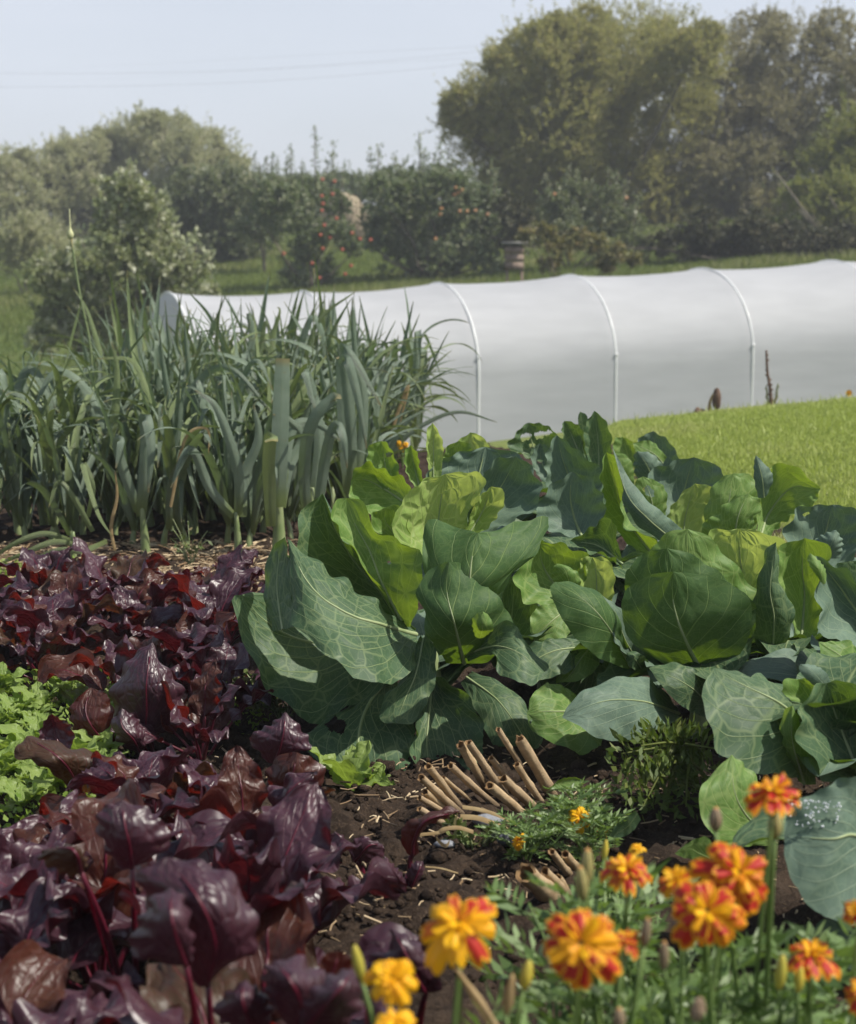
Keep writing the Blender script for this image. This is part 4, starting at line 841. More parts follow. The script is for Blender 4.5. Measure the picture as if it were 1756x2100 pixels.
sk(E4, BL, 2, 4.65, "250,420,0 200,330,2 190,230,2", "200,420,0 150,330,0 160,260,1 190,230,2", "300,400,0 260,310,0 230,250,1 190,230,2", holes=[(190, 320, .006, 1)])
E5 = cab(1370, 4.8, 'small far row cabbage nearest the lawn with bluish cap leaf', h=.18, low=5, seed=17, lowL=.2)
sk(E5, BL, 2, 4.9, "800,420,0 770,290,3 750,170,2", "740,420,0 690,290,1 680,210,1 750,170,2", "900,400,0 870,290,0 830,220,1 750,170,2")
sk(E5, MI, 2, 4.8, "640,350,0 620,270,1 600,200,1", "590,350,0 555,280,0 560,210,0 600,200,1", "680,350,0 660,270,0 640,220,0 600,200,1")
sk(E5, MI, 2, 4.75, "800,330,-2 750,280,-4 650,230,-3", "820,300,-2 740,220,-3 650,230,-3", "790,360,-3 690,320,-5 650,230,-3")
sk(E5, BL, 2, 4.6, "760,440,0 720,340,-3 670,270,-2", "700,440,0 660,380,-1 655,300,-1 670,270,-2", "820,420,0 800,340,-1 740,280,-2 670,270,-2")
sk(E5, MI, 2, 4.7, "600,450,0 590,350,-1 560,280,0", "560,450,0 540,350,0 560,280,0", "660,450,0 650,350,0 620,290,0 560,280,0")
E6 = cab(1420, 4.3, 'bluish fan leaved cabbage beside the lawn, third row', h=.16, low=6, seed=18, lowL=.22)
sk(E6, BL, 2, 4.3, "860,640,0 900,480,5 950,300,4", "800,640,0 720,500,1 720,390,2 850,320,3 950,300,4", "920,640,0 1020,520,1 1100,400,1 1040,330,2 950,300,4", puck=.004)
sk(E6, HE, 2, 4.2, "900,760,0 910,600,2 960,430,1", "850,760,0 820,620,0 870,500,0 960,430,1", "970,760,0 1010,600,0 1060,460,0 960,430,1", ruf=.007, puck=.004)
E7 = cab(1540, 4.05, 'yellow green cabbage with a wide frilled leaf over the lawn edge', h=.16, low=6, seed=19, lowL=.22)
sk(E7, MI, 2, 4.1, "1080,760,0 1120,560,-4 1150,380,-2", "1030,760,0 1000,620,-1 1040,460,-1 1090,400,-1 1150,380,-2", "1200,740,0 1280,600,-1 1270,450,-1 1230,385,-1 1150,380,-2")
sk(E7, MI, 2, 4.0, "1280,700,0 1330,570,6 1440,450,5 1580,455,2", "1260,680,0 1290,500,2 1330,400,2 1330,345,2 1420,335,2 1500,385,2 1580,455,2", "1320,700,0 1430,600,2 1540,540,1 1580,455,2", ruf=.009, rf=6, jag=.06)
sk(E7, BL, 2, 4.0, "1300,500,1 1290,400,-1 1260,290,0", "1270,500,1 1250,400,0 1250,330,0 1260,290,0", "1320,480,1 1345,400,0 1310,340,0 1260,290,0")
sk(E7, MI, 2, 3.9, "1150,740,0 1170,600,-3 1220,480,-2", "1000,740,0 990,650,-1 1080,560,-1 1150,500,-1 1220,480,-2", "1240,740,0 1240,620,-1 1290,530,-1 1220,480,-2", ruf=.005)
E8 = cab(1710, 3.8, 'dark bluish cabbage at the right edge below the lawn', h=.16, low=7, seed=20, lowL=.24)
sk(E8, BL, 2, 3.7, "1560,860,0 1600,700,4 1640,535,3", "1480,860,0 1400,700,0 1440,590,1 1500,540,2 1640,535,3", "1700,860,0 1800,700,0 1750,560,1 1640,535,3", holes=[(1510, 580, .006, 2)])
sk(E8, BL, 2, 3.6, "1600,800,0 1640,720,-2 1660,660,-1", "1540,780,0 1560,700,0 1660,660,-1", "1680,800,0 1690,720,0 1660,660,-1")
# ---------------------------------------------------------------- leeks
def leek(seed, big=1.0, nl=9):
    r = random.Random(seed); t = empty('leek', (0, 0, 0), 'leek', 'leek', 'leeks in the bed')
    h = r.uniform(.07, .13) * big; rad = r.uniform(.012, .018) * big; tx, ty = r.uniform(-.05, .05), r.uniform(-.03, .03)
    b = B(); pts = np.array([[0, 0, -.03], [tx * .3, ty * .3, h * .5], [tx, ty, h]]); pts, _ = crom(pts, 8)
    b.add(*tube(pts, np.linspace(rad, rad * .3, 8), 10)[:3]); b.build('shank', M_leekS, t)
    fan = r.uniform(0, 3.14)
    for i in range(nl):
        f = i / (nl - 1); az = fan + (i % 2) * math.pi + r.uniform(-.5, .5)
        L = r.uniform(.40, .60) * big * (.8 + .35 * math.sin(f * 2.8)); W = r.uniform(.015, .034) * big
        e0 = 1.15 + .38 * f + r.uniform(-.12, .1)
        kind = r.random()
        kw = dict(nu=7, nv=30, cup=r.uniform(.4, .9), prof='strap', roll=r.uniform(-.9, .9), seed=seed * 31 + i, ruf=.0015, rf=4, bend=r.uniform(-.7, .7))
        P0 = np.array([tx * (.6 + .4 * f) + .6 * rad * math.cos(az), ty * (.6 + .4 * f) + .6 * rad * math.sin(az), h * (.55 + .45 * f)])
        if kind < .26: kw['kink'] = (r.uniform(.5, .85), r.uniform(-1.45, -.9)); G, uv, met = blade(P0, az, e0, 0, L, W, **kw)
        elif kind < .74: G, uv, met = blade(P0, az, e0, r.uniform(-1.1, .1), L, W, pw=r.uniform(1.4, 2.6), **kw)
        else: G, uv, met = blade(P0, az, e0, r.uniform(.6, 1.4), L, W, **kw)
        obj('leaf', G.reshape(-1, 3), gridq(30, 7), M_leekY if r.random() < .28 else M_leek, t, uv, met)
    return t
ORD = 'first second third fourth fifth sixth seventh eighth ninth tenth eleventh twelfth thirteenth fourteenth fifteenth sixteenth'.split()
def leeks():
    protos = [leek(100 + i, 1.0, 12) for i in range(12)]
    used = set(); r = random.Random(5); rows = []
    y = 5.32; k = 0
    while y < 7.9:
        xl = (-.245 if k < 3 else -.20 + .004 * k) * y - .05; xr = {0: -.40}.get(k, -.30 + .016 * k)
        n = int((xr - xl) / (.105 if k < 2 else .074)); row = []
        for i in range(n + 1):
            row.append((xl + (xr - xl) * i / n + r.uniform(-.035, .035), y + r.uniform(-.07, .07)))
        rows.append(row); y += .20; k += 1
    for k, row in enumerate(rows):
        for i, (x, y) in enumerate(row):
            j = r.randrange(12); z = float(ter(x, y))
            if k == 0: lab = 'leek in the front row of the leek bed, %s from the left' % ORD[min(i, 15)]
            elif i == len(row) - 1: lab = 'leek at the right hand end of the %s row, near the tunnel side' % ORD[k]
            else: lab = 'leek in the crowded middle and back of the leek bed'
            s = r.uniform(.85, 1.12) * (.98 + .008 * k); g = 'leeks in the bed' if 'crowded' not in lab else 'leeks crowded behind the front row'
            if j not in used: used.add(j); o = protos[j]; o.location = (x, y, z); o.rotation_euler = (0, 0, r.uniform(0, 6.28)); o.scale = (s, s, s); o['label'] = lab; o['group'] = g
            else: dup(protos[j], (x, y, z), r.uniform(0, 6.28), s, lab, g)
    for j in range(12):
        if j not in used: bpy.data.objects.remove(protos[j])
leeks()
def hero_leeks():
    # individually drawn leeks in front and tall wispy ones: chains of pixels with distances
    def strap(t, pts, D, wpx, mat=M_leek, cup=.5, face=0.0, tipw=.12, name='leaf'):
        p = np.array([P(a, b_, D + c / 100) for a, b_, c in pts]); M, L = crom(p, 40)
        T = np.gradient(M, axis=0); T /= np.linalg.norm(T, axis=1, keepdims=True)
        view = M - CAM; view /= np.linalg.norm(view, axis=1, keepdims=True)
        s = np.cross(T, view); s /= np.linalg.norm(s, axis=1, keepdims=True); nn = np.cross(s, T)
        s = s * math.cos(face) + nn * math.sin(face); nn = np.cross(s, T)
        t_ = np.linspace(0, 1, 40); w_ = .84 * wpx / F * D / 2 * np.clip(1.0 - (t_ ** 4) * (1 - tipw), .02, 1) * np.clip(.8 + t_ * .6, 0, 1)
        u = np.linspace(-1, 1, 9)
        G = M[:, None] + s[:, None] * (u[None, :] * w_[:, None])[..., None] + nn[:, None] * (cup * .45 * (np.abs(u) ** 1.25)[None, :] * w_[:, None])[..., None]
        uu, vv = np.meshgrid((u + 1) / 2, t_)
        obj(name, G.reshape(-1, 3), gridq(40, 9), mat, t, np.stack([uu, vv], -1).reshape(-1, 2), np.stack([uu * .03, vv * L], -1).reshape(-1, 2))
    def base(px, D, lab, r0=.016, top=1000, lean=0):
        b0 = P(px, 1100, D); b0[2] = float(ter(b0[0], D)); t = empty('leek', b0, lab, 'leek', 'leeks in the bed')
        p1 = P(px + lean, top, D); bb = B(); pts, _ = crom([b0 - (0, 0, .03), (b0 + p1) / 2, p1], 8); bb.add(*tube(pts, np.linspace(r0, r0 * .35, 8), 12)[:3]); bb.build('shank', M_leekS, t); return t
    t = base(572, 5.12, 'thickest upright leek with square cut leaf, right front of the leek bed', .026, 1010)
    strap(t, [(572, 1040, -2), (573, 940, -3), (576, 850, -3), (580, 735, -2)], 5.12, 42, tipw=.8, cup=.25)
    strap(t, [(556, 1080, -4), (553, 1000, -8), (551, 950, -11), (554, 905, -14), (556, 896, -16), (557, 904, -19)], 5.12, 31, M_leekY, tipw=1.0, cup=.45)
    strap(t, [(578, 1040, 0), (592, 960, 2), (620, 900, 5), (590, 860, 2), (560, 850, -4)], 5.12, 26)
    strap(t, [(578, 1000, 0), (600, 880, 4), (650, 870, 6), (700, 905, 2)], 5.12, 26)
    t = base(640, 5.2, 'leek with a broad leaf bent over like a hook, right front of the leek bed', .018, 1000)
    strap(t, [(630, 1060, 0), (624, 980, -4), (630, 900, -8), (650, 850, -10), (685, 815, -10), (690, 818, -12)], 5.2, 30, tipw=.8)
    strap(t, [(650, 1060, 0), (664, 960, -2), (676, 900, -4), (690, 870, -5), (705, 900, -8), (712, 960, -8)], 5.2, 28)
    strap(t, [(640, 1050, 2), (655, 900, 4), (640, 800, 6), (625, 760, 4), (650, 850, 0)], 5.2, 26)
    t = base(720, 5.35, 'tallest upright leek group leaf with drooping tip beside the cabbages', .02, 1010)
    strap(t, [(722, 1010, 0), (720, 880, -2), (708, 760, -3), (702, 735, -4), (715, 745, -7), (735, 820, -8), (752, 920, -8)], 5.35, 28)
    strap(t, [(715, 1010, 3), (705, 880, 4), (700, 740, 4), (700, 735, 2)], 5.35, 30, tipw=.8, cup=.3)
    strap(t, [(730, 1000, 2), (745, 880, 3), (740, 780, 4), (700, 710, 4), (730, 740, 0), (780, 830, -4)], 5.35, 24)
    t = base(300, 5.15, 'leek with two wide leaves folded at the top, middle of the front row', .018, 1030, -10)
    strap(t, [(290, 1060, 0), (296, 980, -3), (300, 900, -4), (296, 860, -5), (302, 862, -8), (310, 920, -10), (304, 1010, -10)], 5.15, 30)
    strap(t, [(285, 1050, 0), (255, 970, -4), (240, 910, -6), (248, 905, -9), (238, 960, -11)], 5.15, 26)
    t = base(490, 5.15, 'slanting leek with pale root end showing, front row near the thickest one', .016, 1050, -6)
    strap(t, [(488, 1060, 0), (490, 980, -3), (470, 900, -5), (440, 830, -6), (400, 800, -6)], 5.15, 26)
    strap(t, [(480, 1060, 0), (430, 1000, -3), (400, 930, -6), (380, 930, -8), (350, 1000, -10)], 5.15, 24)
    strap(t, [(498, 1060, 0), (500, 980, 2), (530, 900, 3), (520, 830, 3)], 5.15, 26)
    # flowering leek on the left
    t = base(190, 6.3, 'flowering leek with one tall bare stem and pointed bud, left of the bed', .014, 900)
    pts, _ = crom([P(192, 900, 6.3), P(186, 720, 6.3), P(163, 600, 6.3), P(146, 490, 6.3)], 16); bb = B(); bb.add(*tube(pts, np.linspace(.006, .004, 16), 8)[:3]); bb.build('flower_stem', M_leekY, t)
    c = P(144, 478, 6.3); pts = np.array([c + (0, 0, z) for z in (-.022, -.014, -.004, .006, .014, .024, .05, .085)]); bb = B(); bb.add(*tube(pts, [.004, .010, .0125, .009, .005, .003, .002, .001], 10)[:3]); bb.build('flower_bud', plain('bud_cream', (.42, .44, .22), (.5, .5, .28), 30, .5, .3), t)
    t = base(645, 6.2, 'leek with one thin bare stem rising past the tunnel roof edge', .012, 900)
    pts, _ = crom([P(640, 880, 6.2), P(642, 700, 6.2), P(645, 610, 6.2), P(644, 550, 6.2)], 12); bb = B(); bb.add(*tube(pts, np.linspace(.0035, .002, 12), 6)[:3]); bb.build('flower_stem', M_leekY, t)
    # wispy leaves that stand out against the tunnel
    W = [('leek with long arching leaves reaching right across the tunnel', 770, 6.4, [([(772, 1000, 0), (800, 900, 0), (850, 800, 0), (895, 757, 0)], 14), ([(770, 1000, 0), (820, 910, 0), (880, 865, 0), (945, 845, 0), (1020, 866, 0)], 12), ([(775, 1000, 2), (800, 880, 2), (830, 800, 2), (880, 745, 2)], 8)]),
         ('leek with curved ribbon leaves just left of the tunnel glints', 755, 6.0, [([(755, 1000, 0), (770, 880, 0), (780, 790, 0), (806, 740, 0), (812, 745, -2)], 18), ([(760, 1000, 0), (800, 920, 0), (840, 860, 0), (884, 836, 0)], 14), ([(750, 1000, 0), (745, 820, 0), (735, 740, 0), (770, 700, 0), (792, 680, 0)], 8)]),
         ('leek with a straight yellowish leaf pointing up right before the tunnel', 600, 6.8, [([(600, 850, 0), (630, 720, 0), (660, 650, 0), (732, 596, 0)], 12), ([(598, 850, 0), (610, 740, 0), (640, 650, 0), (665, 700, 0), (660, 780, 0)], 18), ([(602, 850, 0), (560, 720, 0), (574, 640, 0), (568, 630, 2)], 18), ([(604, 850, 0), (690, 760, 0), (688, 660, 0)], 8)]),
         ('leek with thin upright tips in front of the tunnel, mid bed', 500, 7.0, [([(500, 850, 0), (470, 740, 0), (430, 650, 0), (386, 598, 0)], 15), ([(500, 850, 0), (496, 740, 0), (494, 610, 0)], 7), ([(505, 850, 0), (530, 740, 0), (545, 660, 0), (555, 700, 0)], 15), ([(500, 850, 0), (520, 700, 0), (508, 640, 0), (515, 700, 0)], 13)]),
         ('leek with tall pointed leaves against the shrub on the left', 260, 6.2, [([(262, 900, 0), (285, 760, 0), (290, 650, 0), (312, 580, 0)], 15), ([(262, 900, 0), (280, 760, 0), (276, 630, 0)], 11), ([(255, 900, 0), (210, 740, 0), (180, 640, 0), (150, 590, 0)], 14), ([(262, 900, 0), (330, 740, 0), (310, 650, 0), (310, 585, 0)], 10)]),
         ('leek with leaves arching out at the far left of the bed', 60, 5.6, [([(60, 1000, 0), (30, 850, 0), (50, 770, 0), (75, 765, 0), (120, 850, 0)], 26), ([(60, 1000, 0), (110, 860, 0), (90, 790, 0), (50, 760, 0), (10, 880, 0)], 24), ([(60, 1000, 0), (-10, 900, 0), (-20, 960, 0)], 24), ([(65, 1000, 0), (150, 900, 0), (180, 840, 0), (240, 900, -6), (290, 1000, -10)], 22)]),
         ('leek with broad crossing leaves left of the middle of the bed', 170, 5.5, [([(175, 1020, 0), (130, 900, 0), (60, 820, 0), (0, 800, 0)], 26), ([(175, 1020, 0), (210, 880, 0), (170, 790, 0), (110, 765, -4), (60, 860, -8)], 22), ([(180, 1020, 0), (230, 880, 0), (240, 760, 0), (228, 700, 0)], 22), ([(170, 1020, 0), (110, 960, -4), (40, 905, -8), (-20, 900, -10)], 26)]),
         ('leek with an arched leaf like a bridge in the centre of the bed', 400, 5.6, [([(400, 1020, 0), (395, 900, 0), (400, 800, 0), (408, 780, 0), (420, 860, -4), (425, 950, -6)], 20), ([(405, 1020, 0), (370, 860, 0), (420, 770, 0), (480, 760, -3), (560, 850, -6)], 20), ([(400, 1020, 0), (330, 900, 0), (300, 800, 0), (270, 740, 0), (200, 735, -4)], 20), ([(400, 1020, 0), (470, 880, 0), (500, 770, 0), (530, 740, -3), (560, 800, -6)], 20)])]
    for lab, px, D, ls in W:
        t = base(px, D, lab, .013, ls[0][0][0][1] - 5)
        for i, (pts, wpx) in enumerate(ls): strap(t, pts, D, wpx, M_leekY if (i == 2 or 'yellowish' in lab and i == 0) else M_leek, face=R.uniform(-.6, .6), tipw=.08)
    # limp pale leaves lying at the left foot of the bed
    t = base(150, 5.05, 'limp light green leek lying over at the left front corner', .013, 1090)
    for pts in ([(180, 1060, 0), (190, 1000, -2), (170, 950, -2), (200, 1050, -6), (230, 1100, -8)], [(150, 1110, 0), (90, 1095, -4), (30, 1115, -6), (-20, 1150, -6)], [(170, 1120, 0), (110, 1112, -6), (50, 1135, -8), (-10, 1160, -8)], [(190, 1090, 0), (150, 1020, -2), (120, 990, -2), (100, 1040, -4)], [(220, 1110, 0), (170, 1130, -6), (120, 1128, -8), (60, 1150, -8)]):
        strap(t, pts, 5.05, 15, M_leekY, face=.3)
    # dry bits
    for pts, lab in [([(236, 1130, 0), (228, 1080, 0), (240, 1020, 0), (236, 965, 0)], 'dry tan leek leaf hanging down in the front of the bed'), ([(350, 1040, 0), (380, 900, 0), (425, 880, 0), (428, 930, 0)], 'thin yellowed leek leaf bent over in mid bed'), ([(800, 900, 0), (815, 850, 0), (838, 790, 0), (820, 870, 0)], 'withered tan leek leaf at the right end against the tunnel')]:
        o = empty('dry_leaf', P(*pts[0][:2], 5.1 if pts[0][0] < 700 else 6.2), lab, 'dry leaf'); strap(o, pts, 5.1 if pts[0][0] < 700 else 6.2, 9, M_dry, name='dry_strip')
hero_leeks()

# ---------------------------------------------------------------- beetroots
def beet(seed, n=9):
    r = random.Random(seed); t = empty('beetroot', (0, 0, 0), 'beetroot', 'beetroot', 'beetroot plants')
    for i in range(n):
        f = i / n; az = i * 2.4 + r.uniform(-.4, .4); e = 1.35 - .75 * f + r.uniform(-.15, .15)
        sl = r.uniform(.07, .13); L = r.uniform(.10, .17); W = L * r.uniform(.55, .75)
        d = np.array([math.cos(e) * math.cos(az), math.cos(e) * math.sin(az), math.sin(e)]); P1 = d * sl
        b = B(); V, Q, U = tube(np.array([[0, 0, -.01], P1 * .5 + (0, 0, .004), P1]), [.0045, .0035, .003], 6, False); b.add(V, Q, U, None, 1)
        pts = addblade(b, P1, az, e, e - r.uniform(.7, 2.0), L, W, nu=15, nv=26, cup=r.uniform(-.4, .9), prof='ovate', ruf=r.uniform(.009, .017), rf=r.uniform(2.2, 3.6), roll=r.uniform(-.9, .9), seed=seed * 17 + i, pw=r.uniform(1, 2), bend=r.uniform(-.5, .5))
        mids = pts[:, 7]; V, Q, U = tube(mids[:22] + (0, 0, -.001), np.linspace(.0022, .0006, 22), 5, False); b.add(V, Q, U, None, 1)
        b.build('leaf', [r.choice([M_beet] * 7 + [M_beetR, M_beetR, M_beetG]), M_beetstem], t)
    return t
HERO = [(300, 3.1), (150, 2.75), (580, 2.8), (440, 2.75), (250, 1.9), (420, 1.6), (620, 1.5), (715, 2.9), (700, 2.7)]
def beets():
    pr = [beet(300 + i, 8 + i % 3) for i in range(10)]; used = set(); r = random.Random(9); k = 0
    y = 4.52; row = 0
    while y > 1.0:
        xr = float(np.interp(y, [1.0, 1.6, 2.4, 3.0, 3.5, 4.2, 5.0], [-.11, -.16, -.26, -.37, -.46, -.50, -.54]))
        xl = -.245 * y - .03
        if 2.3 < y < 4.1: xl = float(np.interp(y, [2.3, 2.5, 3.1, 3.5, 3.65, 3.8], [-.50, -.40, -.48, -.60, -.95, -1.2]))
        if y > 4.1: xl = max(xl, -.93)
        sp = .15
        n = max(1, int((xr - xl) / sp))
        for i in range(n + 1):
            x = xl + (xr - xl) * i / n + r.uniform(-.03, .03); yy = y + r.uniform(-.05, .05); j = r.randrange(10); pxx = 878 + x / yy * F
            if any(abs(pxx - hx) < 42 and hd - .34 < yy < hd + .06 for hx, hd in HERO): continue
            s = .88 * r.uniform(.85, 1.1) * (1.0 if y > 2.2 else 1.0 + .42 * (2.2 - y) / 1.2 + .12) * (.82 if y > 4.3 else 1)
            if y > 4.0: lab, g = 'small dark beetroot plant in the far part of the beet row by the leeks', 'far beetroot plants'
            elif y > 2.7: lab, g = 'dark glossy beetroot plant in the middle of the beet row', 'middle beetroot plants'
            else: lab, g = 'large blurred dark red beetroot plant in the near left corner', 'near beetroot plants'
            if i == n: lab, g = 'beetroot on right edge of beet row, %s from leeks' % ORD[min(row, 15)], 'beetroot plants along the row edge'
            loc = (x, yy, float(ter(x, yy)))
            if j not in used: used.add(j); o = pr[j]; o.location = loc; o.rotation_euler = (0, 0, r.uniform(0, 6.28)); o.scale = (s,) * 3; o['label'] = lab; o['group'] = g
            else: dup(pr[j], loc, r.uniform(0, 6.28), s, lab, g)
        y -= .19 if y > 2 else .16; row += 1
beets()
def beet_hero(px, D, lab, leaves, mats):
    x = (px - 878) / F * D; t = empty('beetroot', (x, D, float(ter(x, D))), lab, 'beetroot', 'beetroot plants')
    root = np.array([x, D, float(ter(x, D)) - .01])
    for k, (fr, DD, M, L, Rr) in enumerate(leaves):
        sd[0] += 1; o = sketch(t, mats[k % len(mats)], fr, DD, M, L, Rr, seed=sd[0], ruf=.0045, rf=5, jag=.06, puck=.002)
        p = pts3(fr, DD, M); bb = B(); pts, _ = crom([root, (root + p[0]) / 2 + (0, 0, .03), p[0]], 8); bb.add(*tube(pts, np.linspace(.0045, .003, 8), 7)[:3])
        pp, _ = crom(p, 14); bb.add(*tube(pp[:12] + (0, -.002, 0), np.linspace(.0026, .0008, 12), 6)[:3]); bb.build('stalk', M_beetstem, t)
BE, BR, BG = M_beet, M_beetR, M_beetG
beet_hero(300, 3.1, 'beetroot with one tall glossy upright leaf in the middle of the row', [
    (4, 3.05, "760,1130,0 770,980,-2 770,820,-3 800,610,2", "740,1130,0 640,1100,1 590,960,2 600,840,2 680,700,2 800,610,2", "790,1130,0 880,1060,1 960,960,1 940,830,1 860,740,1 800,610,2"),
    (4, 3.0, "740,1200,0 700,1120,-4 640,1050,-4 640,960,-2", "720,1200,0 620,1140,-2 590,1040,-1 640,960,-2", "760,1200,0 760,1120,-2 720,1010,-1 640,960,-2"),
    (4, 3.05, "560,1150,0 480,1050,-2 450,960,-1 480,850,2", "520,1150,0 400,1080,0 370,960,0 420,890,0 480,850,2", "600,1150,0 600,1050,0 590,950,0 550,880,0 480,850,2")], [BE, BE, BR])
beet_hero(150, 2.75, 'beetroot with an arching bronze leaf like a tent on the left', [
    (4, 2.7, "420,1400,0 370,1290,-4 300,1210,-6 140,1105,-2", "380,1380,0 280,1310,-5 180,1240,-6 70,1220,-5 90,1160,-4 140,1105,-2", "470,1400,0 560,1290,-3 540,1200,-1 380,1160,0 250,1120,0 140,1105,-2"),
    (4, 2.75, "330,1180,0 290,1100,1 280,1040,1 270,985,0", "300,1180,0 210,1120,0 225,1040,0 270,985,0", "370,1180,0 390,1100,0 350,1040,0 270,985,0")], [BG, BE])
beet_hero(580, 2.8, 'beetroot with a pale lilac leaf over crimson ones, close to the largest cabbage', [
    (4, 2.8, "1440,1250,0 1470,1170,-2 1490,1080,-2 1500,980,0", "1400,1240,0 1350,1180,0 1310,1120,0 1350,1080,0 1430,1040,0 1500,980,0", "1500,1240,0 1560,1190,-1 1640,1160,-1 1590,1080,0 1540,1020,0 1500,980,0"),
    (4, 2.78, "1500,1500,0 1520,1400,-2 1540,1300,-3 1560,1190,-2", "1440,1500,0 1400,1380,0 1400,1270,0 1480,1200,0 1560,1190,-2", "1570,1500,0 1620,1400,0 1700,1330,0 1670,1240,0 1560,1190,-2"),
    (4, 2.7, "1600,1480,0 1560,1420,-4 1500,1400,-4 1440,1390,-3", "1590,1510,0 1500,1470,-3 1440,1440,-3 1440,1390,-3", "1610,1470,0 1756,1390,-3 1620,1370,-3 1440,1390,-3")], [BE, BR, BG])
beet_hero(440, 2.75, 'beetroot with a broad pale shining leaf curling over, right of centre of the row', [
    (4, 2.7, "900,1480,0 1000,1390,-3 1060,1300,-3 1010,1225,0", "860,1420,0 840,1370,-1 900,1290,-1 950,1230,0 1010,1225,0", "1000,1500,0 1100,1440,-2 1130,1340,-2 1120,1260,-1 1010,1225,0"),
    (4, 2.7, "620,1440,0 660,1380,-2 640,1330,-2 640,1290,0", "600,1440,0 590,1380,-1 640,1290,0", "700,1440,0 770,1370,-1 740,1310,0 640,1290,0")], [BE, BR])
beet_hero(250, 1.9, 'beetroot with a rounded pale blurred leaf standing up, left foreground', [
    (5, 1.85, "540,420,0 530,330,-2 510,240,-2 500,145,0", "500,430,0 430,340,0 400,250,0 420,180,0 500,145,0", "600,400,0 690,330,0 680,250,0 620,190,0 500,145,0"),
    (5, 1.8, "330,440,0 320,380,-3 290,340,-3 200,345,0", "300,460,0 200,420,0 160,370,0 200,345,0", "360,420,0 350,380,0 300,340,0 200,345,0")], [BE, BG])
beet_hero(420, 1.6, 'beetroot with the largest deep red blurred leaf, centre of the near corner', [
    (5, 1.55, "850,900,0 880,740,-3 820,560,-4 680,380,0", "800,900,0 700,760,0 600,560,0 580,440,0 680,380,0", "900,820,0 1040,760,-1 1040,620,-1 980,500,0 850,400,0 680,380,0"),
    (5, 1.5, "760,820,0 720,700,-3 700,600,-3 700,500,0", "700,820,0 540,770,0 560,640,0 620,550,0 700,500,0", "790,800,0 780,680,0 760,560,0 700,500,0")], [BE, BE])
beet_hero(620, 1.5, 'beetroot with two wide greyish lilac leaves at the bottom, left of the marigolds', [
    (5, 1.45, "1200,1090,0 1230,980,-3 1180,870,-4 1120,800,0", "1130,1000,0 1080,900,0 1080,830,0 1120,800,0", "1260,1060,0 1360,950,-1 1310,850,0 1220,780,0 1120,800,0"),
    (5, 1.42, "1240,1090,0 1330,980,-3 1400,900,-3 1440,830,0", "1220,1040,0 1260,940,-1 1350,860,0 1440,830,0", "1330,1100,0 1440,1040,-1 1490,940,0 1440,830,0"),
    (5, 1.5, "1300,960,0 1340,880,1 1370,820,1 1380,760,1", "1280,940,0 1300,840,1 1320,780,1 1380,760,1", "1360,940,0 1440,860,1 1430,790,1 1380,760,1"),
    (5, 1.45, "1040,1090,0 1000,1000,-2 990,940,-2 1000,880,0", "980,1090,0 890,1040,0 900,960,0 1000,880,0", "1100,1090,0 1110,1000,0 1080,930,0 1000,880,0")], [BE, BE, BR, BE])
beet_hero(830, 1.75, 'beetroot leaf of blue lilac with a pointed tip rising beside the front yellow marigold', [
    (6, 1.7, "560,1840,0 480,1700,-2 420,1560,-2 340,1440,0", "420,1820,0 220,1700,0 220,1620,0 340,1560,0 340,1440,0", "660,1820,0 640,1720,0 580,1600,0 450,1480,0 340,1440,0")], [BE])
beet_hero(835, 2.42, 'lone small beetroot with a crimson leaf arching right over bare soil', [
    (6, 2.42, "480,1000,0 490,900,-1 560,780,-2 770,725,0", "440,980,0 410,890,0 450,790,0 600,730,0 700,695,0 770,725,0", "520,980,0 510,900,0 560,820,0 680,770,0 770,725,0"),
    (6, 2.4, "440,1230,0 380,1150,-2 330,1080,-2 305,1000,0", "400,1240,0 320,1180,0 290,1080,0 305,1000,0", "470,1190,0 420,1120,0 370,1060,0 305,1000,0"),
    (6, 2.4, "460,1220,0 490,1150,-1 520,1080,-1 540,1030,0", "440,1160,0 450,1090,0 490,1040,0 540,1030,0", "490,1190,0 530,1130,0 550,1080,0 540,1030,0")], [BR, BE, BE])
beet_hero(740, 2.5, 'small low beetroot with ruffled lilac leaves at the foot of the row', [
    (6, 2.5, "120,1040,0 170,980,-1 220,930,-1 300,930,0", "100,1000,0 110,920,0 180,880,0 300,930,0", "160,1050,0 260,1020,0 310,990,0 300,930,0"),
    (6, 2.5, "0,1010,0 20,930,-1 30,880,-1 0,850,0", "-40,1000,0 -40,900,0 0,850,0", "40,1010,0 70,930,0 60,880,0 0,850,0")], [BE, BE])

# ---------------------------------------------------------------- young salad leaves
def salad(seed, n=7, s=1.0):
    r = random.Random(seed); t = empty('salad_seedling', (0, 0, 0), 'salad', 'salad seedling', 'bright green salad seedlings')
    for i in range(n):
        az = i * 2.4 + r.uniform(-.3, .3); e = r.uniform(.5, 1.3); L = r.uniform(.05, .085) * s
        G, uv, met = blade(np.array([0, 0, 0.0]), az, e, e - r.uniform(.4, 1.3), L, L * r.uniform(.5, .7), nu=11, nv=18, cup=r.uniform(-.2, .6), prof='ovate', ruf=.005 * s, rf=3, roll=r.uniform(-.4, .4), seed=seed * 11 + i, lob=.35, lobf=3)
        obj('leaf', G.reshape(-1, 3), gridq(18, 11), M_lettuce, t, uv, met)
    return t
pr = [salad(500 + i, 6 + i % 3) for i in range(6)]; used = set(); r = random.Random(3)
spots = []
for k in range(46):
    yy = r.uniform(2.6, 3.55); xr = -.56 if yy > 3.0 else -.50
    spots.append((r.uniform(-.25 * yy, xr), yy))
